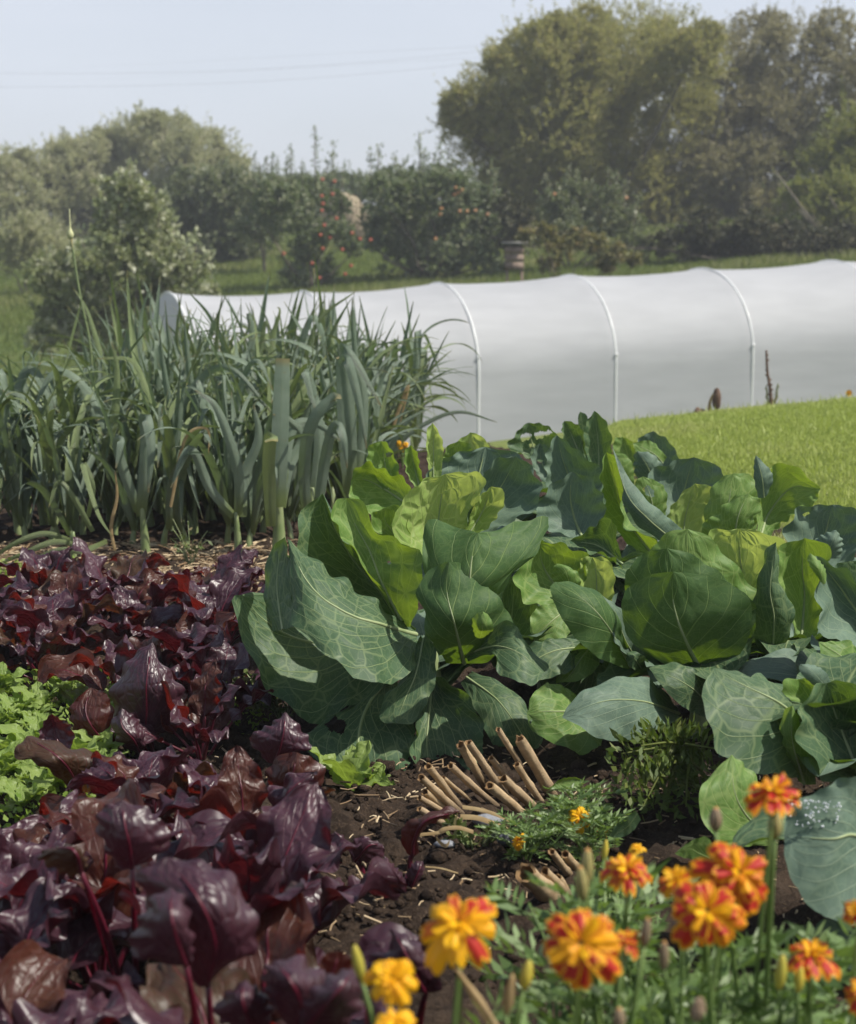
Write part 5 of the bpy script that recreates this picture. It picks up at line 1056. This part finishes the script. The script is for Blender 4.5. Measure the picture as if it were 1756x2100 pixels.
for k, (x, y) in enumerate(spots):
    j = r.randrange(6); z = float(ter(x, y)) + .025; s = r.uniform(.65, 1.05); lab = 'bright green salad seedling in the crowded patch left of the beets'
    if j not in used: used.add(j); o = pr[j]; o.location = (x, y, z); o.rotation_euler = (0, 0, r.uniform(0, 6)); o.scale = (s,) * 3; o['label'] = lab
    else: dup(pr[j], (x, y, z), r.uniform(0, 6), s, lab)
for px, py, s, lab in [(712, 1645, 1.3, 'bright green salad seedling alone on bare soil under the largest cabbage'), (768, 1640, .6, 'smaller flat salad seedling just right of the lone bright one'), (60, 1600, 1.4, 'salad seedling in front of the patch at the left edge')]:
    D = 3658 * .9 / (py - 509); x = (px - 878) / F * D
    dup(pr[0], (x, D, float(ter(x, D))), r.uniform(0, 6), s, lab)
for j in range(6):
    if j not in used and False: pass
def carpet():
    r = rng(8); b = B()
    for n, x0, x1, y0, y1, sz in [(3000, -1.0, -.52, 2.5, 3.6, .016), (1400, -1.3, -.98, 4.35, 4.95, .014), (500, -.45, -.3, 3.2, 3.6, .012)]:
        C = np.stack([r.uniform(x0, x1, n), r.uniform(y0, y1, n), r.uniform(.0, .045, n)], 1); C[:, 2] += ter(C[:, 0], C[:, 1])
        scatter_leaves(b, C, np.stack([r.normal(0, 1, n), r.normal(0, 1, n), r.uniform(.1, 1, n)], 1), sz, sz * .55, 3 + n)
    tag(b.build('weed_carpet', foliage('weed_leaf', (.13, .22, .03), (.22, .32, .06), (.28, .36, .10), (.35, .5, .05), .4), None, False), 'fine bright green carpet of tiny weeds between the rows', 'weeds', kind='stuff')
carpet()

# ---------------------------------------------------------------- straw, clods and stones
def litter():
    r = rng(31); b = B()
    def bits(n, x0, x1, y0, y1, lmin, lmax, w=.0018, dz=.02):
        for i in range(n):
            x, y = r.uniform(x0, x1), r.uniform(y0, y1); a = r.uniform(0, 3.14); L = r.uniform(lmin, lmax) * (1.6 if r.random() < .1 else 1)
            z = float(ter(x, y)) + r.uniform(.004, dz); d = np.array([math.cos(a), math.sin(a), r.uniform(-.15, .25)]) * L / 2; c = np.array([x, y, z])
            mid = c + r.normal(size=3) * L * .05
            V, Q, U = tube(np.array([c - d, mid, c + d]), r.uniform(.5, 1.2) * w, 4, False); U[:] = r.uniform(0, 1) ** 2.0; b.add(V, Q, U)
    bits(3200, -1.35, .05, 4.5, 5.35, .02, .09, .0024); bits(500, -.5, -.25, 4.3, 4.9, .02, .08)
    bits(520, -.45, .55, 2.1, 3.1, .006, .03, .0014, .03); bits(110, -.45, .5, 2.1, 3.1, .02, .05, .002, .02); bits(300, .5, 1.1, 2.3, 2.9, .01, .03, .0013, .03)
    tag(b.build('straw_litter', M_straw, None), 'pale chopped straw scattered over the soil', 'straw', kind='stuff')
    b = B()
    for i in range(2600):
        x, y = r.uniform(-.55, 1.0), r.uniform(2.05, 3.2); s = r.uniform(.002, .008) * (2.0 if r.random() < .08 else 1)
        b.add(*sphere(np.array([x, y, float(ter(x, y)) + .012 + s * .4]), s, 8, 6, .7, int(r.integers(1e6)))[:2])
    tag(b.build('soil_crumbs', M_soil, None), 'dark lumps and crumbs of soil on the bed', 'soil crumbs', kind='stuff')
litter()
for px, py, sx, sy, lab in [(1010, 1752, .026, .5, 'broad dark grey stone beside the small orange marigold'), (1045, 1795, .024, .35, 'long flat dark slate stone left of the thick cut cane'), (913, 1807, .015, .5, 'small pale grey stone in the middle of the bare soil')]:
    D = 3658 * .9 / (py - 509); x = (px - 878) / F * D; c = np.array([x, D, .028]); V, Q, U = sphere(c, sx, 16, 12, .45, int(px)); V = c + (V - c) * (1, .6, 1)
    tag(obj('stone', V, Q, M_stone if px != 1045 else plain('slate', (.05, .055, .065), (.10, .105, .12), 50, .5, .5, bump=.4), None), lab, 'stone', 'stones on the soil')

# ---------------------------------------------------------------- cut canes
def cane(k, x0, y0, x1, y1, rz, D0, D1, lab, g, node=None):
    p0 = FP(8, x0, y0, D0); p1 = FP(8, x1, y1, D1); rad = rz * .22321 / F * D0
    T = (p1 - p0) / np.linalg.norm(p1 - p0); pts = p0 + np.linspace(0, 1, 14)[:, None] * (p1 - p0) + wn(np.linspace(0, 1, 14)[:, None] * .6, 0, k, .7) * rad * .5 * np.array([1, 0, .5])
    rr = rad * np.ones(14) * (1 + .05 * np.sin(np.arange(14) * 1.3 + k)) * (1 + .16 * (np.arange(14) == 4 + k % 6))
    if node: rr[node:] *= 1.12
    V, Q, U = tube(pts, rr, 14, False); r = rng(k)
    jag = 1 + 0 * r.uniform(size=14); V[:14] += -T * (r.uniform(-.35, .6, 14) * rad)[:, None]
    b = B(); b.add(V, Q, U, U * (.1, 1))
    t = empty('cut_cane', p1, lab, 'cane', g); b.build('tube', M_cane, t)
    V2, Q2, U2 = tube(pts[:3], rr[:3] * .72, 14, False); V2[:14] = V[:14] * 1; c = pts[0]; V2[:14] = c + (V[:14] - c) * .74
    # rim ring
    rim = np.vstack([V[:14], V2[:14]]); b = B(); b.add(rim, np.array([[i, (i + 1) % 14, 14 + (i + 1) % 14, 14 + i] for i in range(14)]))
    b.add(V2, Q2, U2); e = len(V2) - 14
    b.add(np.vstack([V2[e:], [V2[e:].mean(axis=0)]]), np.array([[14, j, (j + 1) % 14, (j + 2) % 14] for j in range(0, 14, 2)])); b.build('hollow_end', M_caneIn, t)
CL = 'canes leaning in a fan below the large cabbages'; CL2 = 'thick short cane stubs near the marigolds'
data = [(195, 462, 540, 900, 36, 2.62, 2.72, 'palest cream cane, upper of the left pair in the fan'), (140, 560, 560, 930, 38, 2.60, 2.70, 'left cane of the fan with open round hollow end facing the camera'), (178, 690, 520, 960, 36, 2.61, 2.72, 'cane just under the hollow ended one in the fan'),
        (130, 745, 600, 1010, 28, 2.60, 2.68, 'thin greyish cane low in the left side of the fan'), (125, 850, 450, 1040, 32, 2.58, 2.62, 'lowest cane of the fan, touching the soil on the left'), (345, 562, 700, 850, 20, 2.66, 2.76, 'thinnest orange cane between the left pair and the middle of the fan'),
        (405, 455, 900, 900, 34, 2.68, 2.78, 'orange tipped slanting cane in the middle of the fan'), (490, 260, 760, 680, 44, 2.74, 2.80, 'broad cane with open end, left of the upper middle pair'), (582, 235, 930, 760, 36, 2.73, 2.79, 'smooth cane, right of the upper middle pair'),
        (775, 385, 1120, 830, 32, 2.78, 2.84, 'brown weathered cane behind the middle of the fan'), (1060, 205, 1440, 900, 56, 2.78, 2.86, 'thickest upright cane on the right of the fan'), (760, 640, 1210, 1020, 46, 2.66, 2.74, 'dark flattened cane crossing the middle front of the fan'),
        (890, 570, 1300, 950, 46, 2.72, 2.80, 'grey brown split cane right of the middle of the fan')]
for k, (x0, y0, x1, y1, rz, D0, D1, lab) in enumerate(data): cane(900 + k, x0, y0, x1, y1, rz, D0, D1, lab, CL)
cane(930, 855, 115, 1060, 460, 28, 2.76, 2.79, 'slender upright cane tip standing highest in the fan', CL); cane(931, 1020, 440, 1330, 930, 34, 2.76, 2.82, 'brown cane sleeve below the highest slender tip', CL)
for k, (x0, y0, x1, y1, rz, D0, D1, lab) in enumerate([(1090, 1450, 1420, 1800, 98, 2.26, 2.34, 'stoutest cane stub lying slantwise near the marigold buds'), (1275, 1420, 1500, 1680, 44, 2.30, 2.36, 'short cane stub right behind the stoutest stub'), (1330, 1245, 1560, 1520, 36, 2.38, 2.44, 'cane stub with slanting cut, upper left of the stub cluster'), (1465, 1265, 1600, 1450, 44, 2.42, 2.48, 'rounded cane stub, upper right of the stub cluster'), (1400, 1480, 1500, 1640, 40, 2.33, 2.37, 'smallest cane stub at the right end of the cluster')]):
    cane(950 + k, x0, y0, x1, y1, rz, D0, D1, lab, CL2)
def wisp(pts, D, lab, wd=.004):
    p = np.array([FP(8, a, b_, D + c / 100) for a, b_, c in pts]); M, L = crom(p, 30); s = np.array([0, .5, .86]) * wd / 2
    G = np.stack([M + s, M + (0, -.0008, 0), M - s], 1); tag(obj('straw_leaf', G.reshape(-1, 3), gridq(30, 3), M_dry, None), lab, 'dry leaf', 'dry strips by the canes')
wisp([(520, 830, 0), (700, 860, 0), (900, 930, 0), (1100, 1040, 2)], 2.6, 'upper long pale dry strip across the foot of the canes', .006)
wisp([(500, 920, 0), (650, 930, 0), (800, 980, 0), (1000, 1070, 2)], 2.59, 'lower long pale dry strip across the foot of the canes', .008)
wisp([(620, 1060, 0), (480, 1020, 0), (330, 1040, 0), (280, 1110, 0), (360, 1190, -2), (400, 1150, -2)], 2.5, 'curled pale dry strip looping on the soil', .006)
wisp([(130, 1085, 0), (300, 1065, 0), (420, 1020, 0)], 2.5, 'short straight dry strip left of the curled one', .005)
wisp([(180, 1380, 0), (320, 1395, 0), (480, 1440, 0)], 2.36, 'thin straight dry stem on the soil above the small pale stone', .0025)

# ---------------------------------------------------------------- frilly mustard and weeds under the cabbages
def frilly():
    b0 = FP(7, 780, 420, 2.85); b0[2] = .02; t = empty('frilly_mustard', b0, 'frilly cut leaved mustard plant in the shade under the second largest cabbage', 'mustard')
    r = random.Random(4); me = foliage('mustard_leaf', (.06, .10, .02), (.11, .16, .035), (.16, .19, .05), (.16, .24, .02), .35)
    for k, (x1, y1, x2, y2) in enumerate([(560, 190, 300, 230), (520, 210, 290, 340), (560, 260, 330, 470), (600, 260, 430, 560), (640, 300, 540, 600), (700, 170, 900, 200), (600, 160, 420, 180), (720, 300, 700, 560)]):
        pts, _ = crom([b0 + (0, 0, .06), FP(7, x1 + 80, y1 + 30, 2.8), FP(7, x1, y1, 2.76), FP(7, x2, y2, 2.7)], 22)
        b = B(); V, Q, U = tube(pts, np.linspace(.004, .001, 22), 5, False); U[:] = .9; b.add(V, Q, U)
        for i in range(4, 22):
            for sg in (-1, 1):
                d = (pts[min(i + 1, 21)] - pts[i - 1]); d /= np.linalg.norm(d); s = np.cross(d, (0, -1, .3)) * sg; s /= np.linalg.norm(s)
                for q in range(3):
                    dd = d * r.uniform(-.2, .9) + s * r.uniform(.4, 1) + np.array([r.uniform(-.3, .3), r.uniform(-.4, .4), r.uniform(-.5, .3)])
                    st = pts[i] + s * r.uniform(0, .03) + d * r.uniform(-.01, .01)
                    scatter_leaves(b, st[None], dd[None], .020, .008, i * 7 + q + k * 100)
        b.build('leaf', me, t, False)
frilly()
def weed(px, py, D, lab, seed, n=60, h=.08, wd=.05):
    c = P(px, py, D); z = float(ter(c[0], c[1])); t = empty('weed', (c[0], c[1], z), lab, 'weed'); r = rng(seed)
    b = B(); bs = B()
    for i in range(9):
        a = r.uniform(0, 6.28); e = np.array([c[0] + wd * math.cos(a), c[1] + wd * math.sin(a) * .6, z + h * r.uniform(.5, 1.2)]); s = np.array([c[0], c[1], z - .005])
        p, _ = crom([s, (s + e) / 2 + (0, 0, .02), e], 8); V, Q, U = tube(p, .0012, 4, False); bs.add(V, Q, U)
        k = n // 9; tt = r.uniform(.3, 1, k); C = np.stack([np.interp(tt, np.linspace(0, 1, 8), p[:, q]) for q in range(3)], 1)
        scatter_leaves(b, C, r.normal(size=(k, 3)) + (0, 0, .4), .018, .008, seed + i)
    b.build('leaves', foliage('weed_green', (.07, .11, .03), (.14, .18, .05), (.24, .2, .1), (.15, .22, .04), .3), t, False); bs.build('stems', M_stem, t)
weed(545, 1450, 3.35, 'wiry weed with tiny leaves between the beets and the largest cabbage', 61, 150, .10, .08)
weed(580, 1440, 3.3, 'second wiry weed in the shade left of the largest cabbage', 62, 120, .09, .06)
weed(390, 1120, 5.0, 'thin green weed at the foot of the leeks', 63, 70, .12, .05)
weed(975, 1690, 2.55, 'grassy green weed growing through the dry strips by the canes', 64, 110, .05, .05)
# ---------------------------------------------------------------- marigolds
def petal_mat():
    m = NT('marigold_petal'); u = m.sep(m.uv('UV')); r = m.sep(m.uv('MET'))
    au = m.math('ABSOLUTE', m.math('MULTIPLY_ADD', u[0], 2.0, -1.0)); n = m.noise(m.objc(), 240, 3)
    edge = m.math('MAXIMUM', m.math('MULTIPLY', au, 1.0), m.math('MULTIPLY', m.math('POWER', u[1], 4.0), 1.0))
    red = m.math('MULTIPLY', m.rng(m.math('ADD', edge, m.math('MULTIPLY', m.math('SUBTRACT', n, .5), .5)), .98, .55), m.rng(m.math('ADD', r[0], m.math('MULTIPLY', m.math('SUBTRACT', r[1], .5), .8)), .35, .65))
    c = m.mix(r[1], (.84, .42, .008), (.88, .56, .012)); c = m.mix(m.math('MULTIPLY', r[0], .3), c, (.72, .20, .012)); c = m.mix(red, c, (.46, .030, .018))
    return m.fin(m.mixs(.32, m.pbsdf(c, .5, .3), m.trans(m.mix(red, (.85, .5, .02), (.6, .03, .01)))))
M_petal = petal_mat()
M_calyx = plain('calyx', (.13, .17, .05), (.24, .24, .09), 60, .5, .4, .1, (.2, .3, .05))
def ribbed(name, c1, c2):
    m = NT(name); u = m.sep(m.uv('UV')); s = m.math('SINE', m.math('MULTIPLY', u[0], 50.0)); c = m.mix(m.rng(s, -.8, .8), c1, c2); c = m.mix(m.rng(u[1], .75, 1.0), c, (.40, .20, .05))
    return m.fin(m.pbsdf(c, .5, .35, m.bump(s, .4, .001)))
M_bud = ribbed('bud', (.17, .17, .05), (.34, .28, .12))
M_mleaf = foliage('marigold_leaf', (.10, .17, .05), (.18, .27, .09), (.28, .36, .18), (.26, .40, .06), .32, .45, .45)
M_mstem = plain('marigold_stem', (.12, .19, .05), (.18, .26, .08), 30, .45, .4, .1, (.2, .3, .05))
def frame_from(n):
    n = np.asarray(n, float); n /= np.linalg.norm(n); a = np.cross(n, (0.1, 1, .2)); a /= np.linalg.norm(a); return n, a, np.cross(n, a)
def flower(t, c, dia, n, red, seed, rings=4, sq=1.0, name='flower'):
    rings = min(rings, 4)
    n, a, b_ = frame_from(n); r = rng(seed); R0 = dia * .47; b = B()
    for k in range(rings):
        f = k / max(1, rings - 1); cnt = [8, 7, 6, 5, 5][k]
        Lp = R0 * (1.0 - .60 * f ** .9); lift = -.12 + .95 * f
        for i in range(cnt):
            th = 6.283 * (i + .5 * (k % 2)) / cnt + r.uniform(-.12, .12); L = Lp * r.uniform(.78, 1.12); W = L * (.60 if k < 2 else .5) * r.uniform(.85, 1.15)
            rad = a * math.cos(th) + b_ * math.sin(th); tan = -a * math.sin(th) + b_ * math.cos(th)
            nu, nv = 7, 8; v = np.linspace(0, 1, nv)[:, None]; u = np.linspace(-1, 1, nu)[None, :]
            lf = lift; lift_ = lift + r.uniform(-.28, .28); el = lift_ - .9 * v * (1 - f) ; el = el[..., None]
            prof = np.clip(np.sin(np.clip(v * .86 + .10, 0, 1) * 3.1416 * .62) ** .9, .12, 1) * (1 - .25 * (v > .97))
            notch = .07 * np.cos(u * 3.1416 * 2) * v ** 3
            rr = (R0 * .08 + L * (v - notch * .6))[..., None]
            up_ = (L * (v * np.sin(lift_) - .30 * v ** 2 * (1 - f) * 1.3) + L * (.10 * np.sin(u * 5 + seed + i) * v - .16 * u ** 2 * v) + R0 * .12 * f)[..., None]
            G = c + rad * rr * np.cos(lift * .8) + n * up_ + tan * (u * prof * W / 2)[..., None]
            uu, vv = np.broadcast_arrays((u + 1) / 2, v); rd = np.clip(red * (1.6, 1.3, .6, .2, 0)[k] + r.uniform(-.15, .15), 0, 1); rn = r.uniform()
            b.add(G.reshape(-1, 3), gridq(nv, nu), np.stack([uu, vv], -1).reshape(-1, 2), np.tile([rd, rn], (nv * nu, 1)))
    fo = b.build(name, M_petal, t)
    p = np.array([c - n * dia * .42, c - n * dia * .30, c - n * dia * .15, c - n * dia * .02]); bb = B(); bb.add(*tube(p, np.array([.05, .13, .16, .19]) * dia, 12)[:3]); o = bb.build('calyx', M_calyx, None)
    o.parent = fo; return o if False else c - n * dia * .42
def calfix():
    # calyx meshes were built in world space and parented to flowers: move them into their parent's space
    for o in bpy.data.objects:
        if o.name.startswith('calyx') and o.parent: o.location = -Vector(wpos(o.parent))
def bud(t, c, L, w, n=(0, 0, 1), mat=None, tipm=None):
    n = np.asarray(n, float); n /= np.linalg.norm(n); f = np.array([-.5, -.42, -.2, .05, .28, .42, .5]); p = c + f[:, None] * L * n
    b = B(); b.add(*tube(p, np.array([.2, .6, .95, 1.0, .75, .5, .2]) * w / 2, 12)[:3]); b.build('bud', mat or M_bud, t); return c - n * L * .5
def stem(t, a, b_, r0=.0018, bow=.01):
    p, _ = crom([a, (a + b_) / 2 + np.array([R.uniform(-bow, bow), R.uniform(-bow, bow), 0]), b_], 12); b = B(); b.add(*tube(p, np.linspace(r0 * 1.5, r0, 12), 7)[:3]); b.build('stem', M_mstem, t); return p
def mleaves(b, spine, r, n, size=.07):
    for i in range(n):
        p = spine[r.integers(1, len(spine) - 1)]; th = r.uniform(0, 6.28); d = np.array([math.cos(th), math.sin(th), r.uniform(.1, .9)]); d /= np.linalg.norm(d)
        L = size * r.uniform(.7, 1.3); k = 7; rach = p + np.linspace(0, 1, 8)[:, None] * d * L + np.array([0, 0, -.2])[None] * (np.linspace(0, 1, 8)[:, None] ** 2) * L
        V, Q, U = tube(rach, .0006, 3, False); U[:] = .4; b.add(V, Q, U)
        s = np.cross(d, (0, 0, 1)); s /= np.linalg.norm(s) + 1e-6
        C = []; D = []
        for j in range(2, 8):
            for sg in (-1, 1): C.append(rach[j]); D.append(d * .7 + sg * s * .8 + np.array([0, 0, r.uniform(-.1, .3)]))
        C.append(rach[-1]); D.append(d)
        scatter_leaves(b, np.array(C), np.array(D), L * .34, L * .10, int(r.integers(1e9)), np.full(len(C), r.uniform()))
def marigold(px, D, lab, flowers=(), buds=(), nst=6, nl=26, h=None, seed=1, size=.07, spread=.07):
    x = (px - 878) / F * D; z = float(ter(x, D)); base = np.array([x, D, z]); t = empty('marigold', base, lab, 'marigold', 'marigold plants'); r = rng(seed); lb = B()
    fork = base + (0, 0, .06)
    tops = []
    for (fx, fy, FD, dia, nrm, red, rings) in flowers:
        c = P(fx, fy, FD); e = flower(t, c, dia, nrm, red, int(fx + fy), rings); tops.append(e)
    for (fx, fy, FD, L, w_, nrm, *mm) in buds:
        c = P(fx, fy, FD); tops.append(bud(t, c, L, w_, nrm, mm[0] if mm else None))
    for e in tops: sp = stem(t, fork, e); mleaves(lb, sp[:8], r, 5, size)
    hh = h or .30
    ms = B()
    for i in range(nst):
        a = r.uniform(0, 6.28); rad = r.uniform(.3, 1) * spread * 1.6; e = base + (rad * math.cos(a), rad * math.sin(a), hh * r.uniform(.6, 1.0))
        p, _ = crom([base, (base + e) / 2 + (0, 0, .04), e], 12); V, Q, U = tube(p, np.linspace(.0026, .0012, 12), 6); ms.add(V, Q, U); mleaves(lb, p, r, int(1.6 * nl / nst) + 3, size)
    ms.build('side_stems', M_mstem, t); lb.build('leaves', M_mleaf, t, False)
    return t
UPF = (0, -.55, .8)
dkbud = ribbed('bud_brown', (.13, .10, .06), (.26, .19, .12))
yb = plain('bud_yellow', (.36, .32, .05), (.50, .38, .05), 60, .5, .3)
marigold(935, 1.34, 'marigold with one wide mostly yellow flower in front of bare soil', [(940, 1893, 1.27, .060, (-.1, -.55, .8), .25, 3)], [(735, 1975, 1.32, .030, .009, (-.2, 0, 1), yb), (1080, 2000, 1.3, .024, .010, (.2, 0, 1), yb)], 7, 40, .30, 71)
marigold(1190, 1.28, 'marigold with the biggest ruffled yellow and red flower, bottom centre right', [(1192, 1935, 1.2, .064, (-.1, -.9, .5), .55, 5), (1290, 1925, 1.3, .026, (.3, -.2, 1), .5, 3)], [(1325, 1912, 1.3, .024, .0085, (.1, 0, 1), dkbud)], 8, 48, .29, 72)
marigold(800, 1.32, 'marigold with two small plain yellow flowers at the bottom edge', [(803, 2005, 1.25, .040, (0, -.7, .7), .12, 4), (812, 2098, 1.22, .036, (0, -.4, .9), .15, 4)], [], 6, 34, .24, 73)
marigold(1290, 1.6, 'marigold with a side on yellow flower tipped red behind the two big buds', [(1287, 1778, 1.5, .047, (-.1, -.25, 1), .45, 4), (1308, 1738, 1.85, .018, (0, -.3, 1), .1, 3)], [(1203, 1780, 1.42, .034, .0125, (.05, 0, 1)), (1193, 1812, 1.4, .030, .0115, (-.1, 0, 1)), (1241, 1745, 1.8, .024, .007, (.1, 0, 1), yb)], 7, 42, .30, 74)
marigold(1480, 1.45, 'marigold bearing the cluster of three crowded red and yellow flowers', [(1515, 1790, 1.36, .060, (.25, -.8, .6), .85, 5), (1450, 1868, 1.31, .060, (-.05, -.85, .5), .6, 5), (1385, 1803, 1.42, .040, (-.5, -.35, .9), .45, 4)], [(1362, 1960, 1.3, .024, .0085, (0, 0, 1), dkbud)], 9, 54, .32, 75)
marigold(1600, 1.55, 'marigold with the highest flower, yellow above dark red skirt petals', [(1586, 1622, 1.42, .054, (0, -.12, 1), .75, 5)], [(1590, 1692, 1.44, .024, .013, (0, 0, 1)), (1468, 1680, 1.5, .022, .012, (0, 0, 1), dkbud)], 7, 40, .31, 76)
marigold(1670, 1.5, 'marigold with a flat orange flower seen side on, lower right', [(1664, 1955, 1.4, .044, (0, -.1, 1), .7, 5)], [(1602, 1995, 1.38, .030, .010, (.1, 0, 1), yb), (1640, 2010, 1.38, .022, .008, (.1, 0, 1), yb)], 8, 48, .27, 77)
marigold(1790, 1.45, 'marigold cut by the right photo edge with part flowers showing', [(1752, 1868, 1.4, .026, (-.5, -.5, .6), .6, 4), (1765, 2030, 1.36, .030, (-.3, -.4, .9), .8, 4)], [], 8, 44, .27, 78)
marigold(1430, 1.25, 'marigold with a withered grey seed head at the bottom edge', [], [(1432, 2070, 1.2, .018, .011, (.2, 0, 1), plain('seed_head', (.16, .11, .07), (.28, .21, .14), 160, .8, .2, bump=1, bd=.003)), (1270, 2090, 1.25, .018, .010, (0, 0, 1), dkbud)], 9, 56, .30, 79)
marigold(1560, 1.28, 'leafy marigold without flowers at the bottom between the clusters', [], [], 9, 56, .30, 80)
marigold(1080, 1.32, 'leafy marigold at the bottom edge right of the yellow flowers', [], [(1045, 2040, 1.3, .034, .009, (.15, 0, 1), M_dry)], 8, 44, .27, 81)
marigold(1690, 1.2, 'leafy marigold in the bottom right corner', [], [], 9, 54, .27, 82)
marigold(1350, 1.7, 'leafy marigold behind the crowded flower cluster', [], [], 8, 48, .26, 83)
marigold(960, 1.3, 'leafy marigold between the yellow flowers at the bottom edge', [], [], 7, 34, .25, 84)
marigold(1200, 2.62, 'small distant marigold with one open yellow flower beside the cane fan', [(1190, 1676, 2.52, .040, (-.1, -.75, .6), .1, 3), (1235, 1700, 2.6, .026, (.2, -.3, .9), .3, 3)], [], 7, 32, .07, 85, .04, .06)
marigold(1085, 2.5, 'small distant marigold with one half open orange flower beside the grey stone', [(1060, 1727, 2.45, .028, (-.8, -.4, .4), .15, 3)], [], 5, 22, .06, 86, .035, .05)
marigold(1225, 2.5, 'low ferny marigold without flowers right of the cane fan', [], [], 6, 30, .07, 87, .04, .05)
marigold(1270, 2.2, 'low ferny marigold in the shade right of the cane stubs', [], [], 6, 30, .07, 88, .04, .06)
calfix()
# strap shaped dry stem among the front marigolds
b = B(); pts, _ = crom([P(900, 1940, 1.3), P(960, 2020, 1.28), P(1010, 2090, 1.26), P(1040, 2150, 1.25)], 16); b.add(*tube(pts, .0022 + .0006 * np.sin(np.arange(16)), 7)[:3])
tag(b.build('dead_twig', M_dry), 'pale dry stem slanting among the front marigolds', 'twig')
# broad low leaves in the shade between marigolds and cabbages
t = empty('low_weed', P(1160, 1620, 2.8), 'low broad leaved weed lit beside the thickest cane', 'weed')
sk(t, MI, 8, 2.8, "1345,640,0 1450,620,0 1550,600,0 1640,590,0", "1345,630,0 1430,570,0 1550,555,0 1640,590,0", "1345,650,0 1430,665,-1 1560,650,-1 1640,590,0", nu=11, nv=18, ruf=.001)
t['category'] = 'weed'
t = empty('low_weed', P(1420, 1730, 2.4), 'low shaded weed with long pale leaf behind the marigold cluster', 'weed')
sk(t, MI, 7, 2.35, "850,880,0 780,850,0 720,820,0 630,850,0", "870,800,0 820,740,0 720,780,0 630,850,0", "850,900,0 780,890,0 700,880,0 630,850,0", nu=11, nv=18)
sk(t, O, 7, 2.5, "400,600,0 340,680,0 280,720,0 220,750,0", "390,580,0 320,630,0 260,680,0 220,750,0", "420,640,0 370,710,0 300,750,0 220,750,0", nu=11, nv=18)

# small orange flowers behind the cabbages and overhead cables
t = empty('nasturtium', P(826, 940, 6.3) * (1, 1, 0), 'blurred pale orange flowers between leek ends and cabbages before the tunnel', 'nasturtium')
for i, (x, y) in enumerate([(818, 908), (832, 912), (824, 920)]):
    e = flower(t, P(x, y, 6.3), .024, (0, -.9, .3), .1, 900 + i, 3); stem(t, e, P(826, 960, 6.3))
calfix()
for k, (y0, y1, D) in enumerate([(150, 84, 58), (178, 106, 58)]):
    a, c = P(-60, y0, D), P(1180, y1, D); q = np.array([a * (1 - f) + c * f - (0, 0, .35 * math.sin(math.pi * f)) for f in np.linspace(0, 1, 14)])
    V, Q, U = tube(q, .0024, 5); tag(obj('overhead_cable', V, Q, M_darkstem, None), ['upper of two thin cables crossing the sky at left', 'lower of two thin cables crossing the sky at left'][k], 'cable', 'overhead cables')
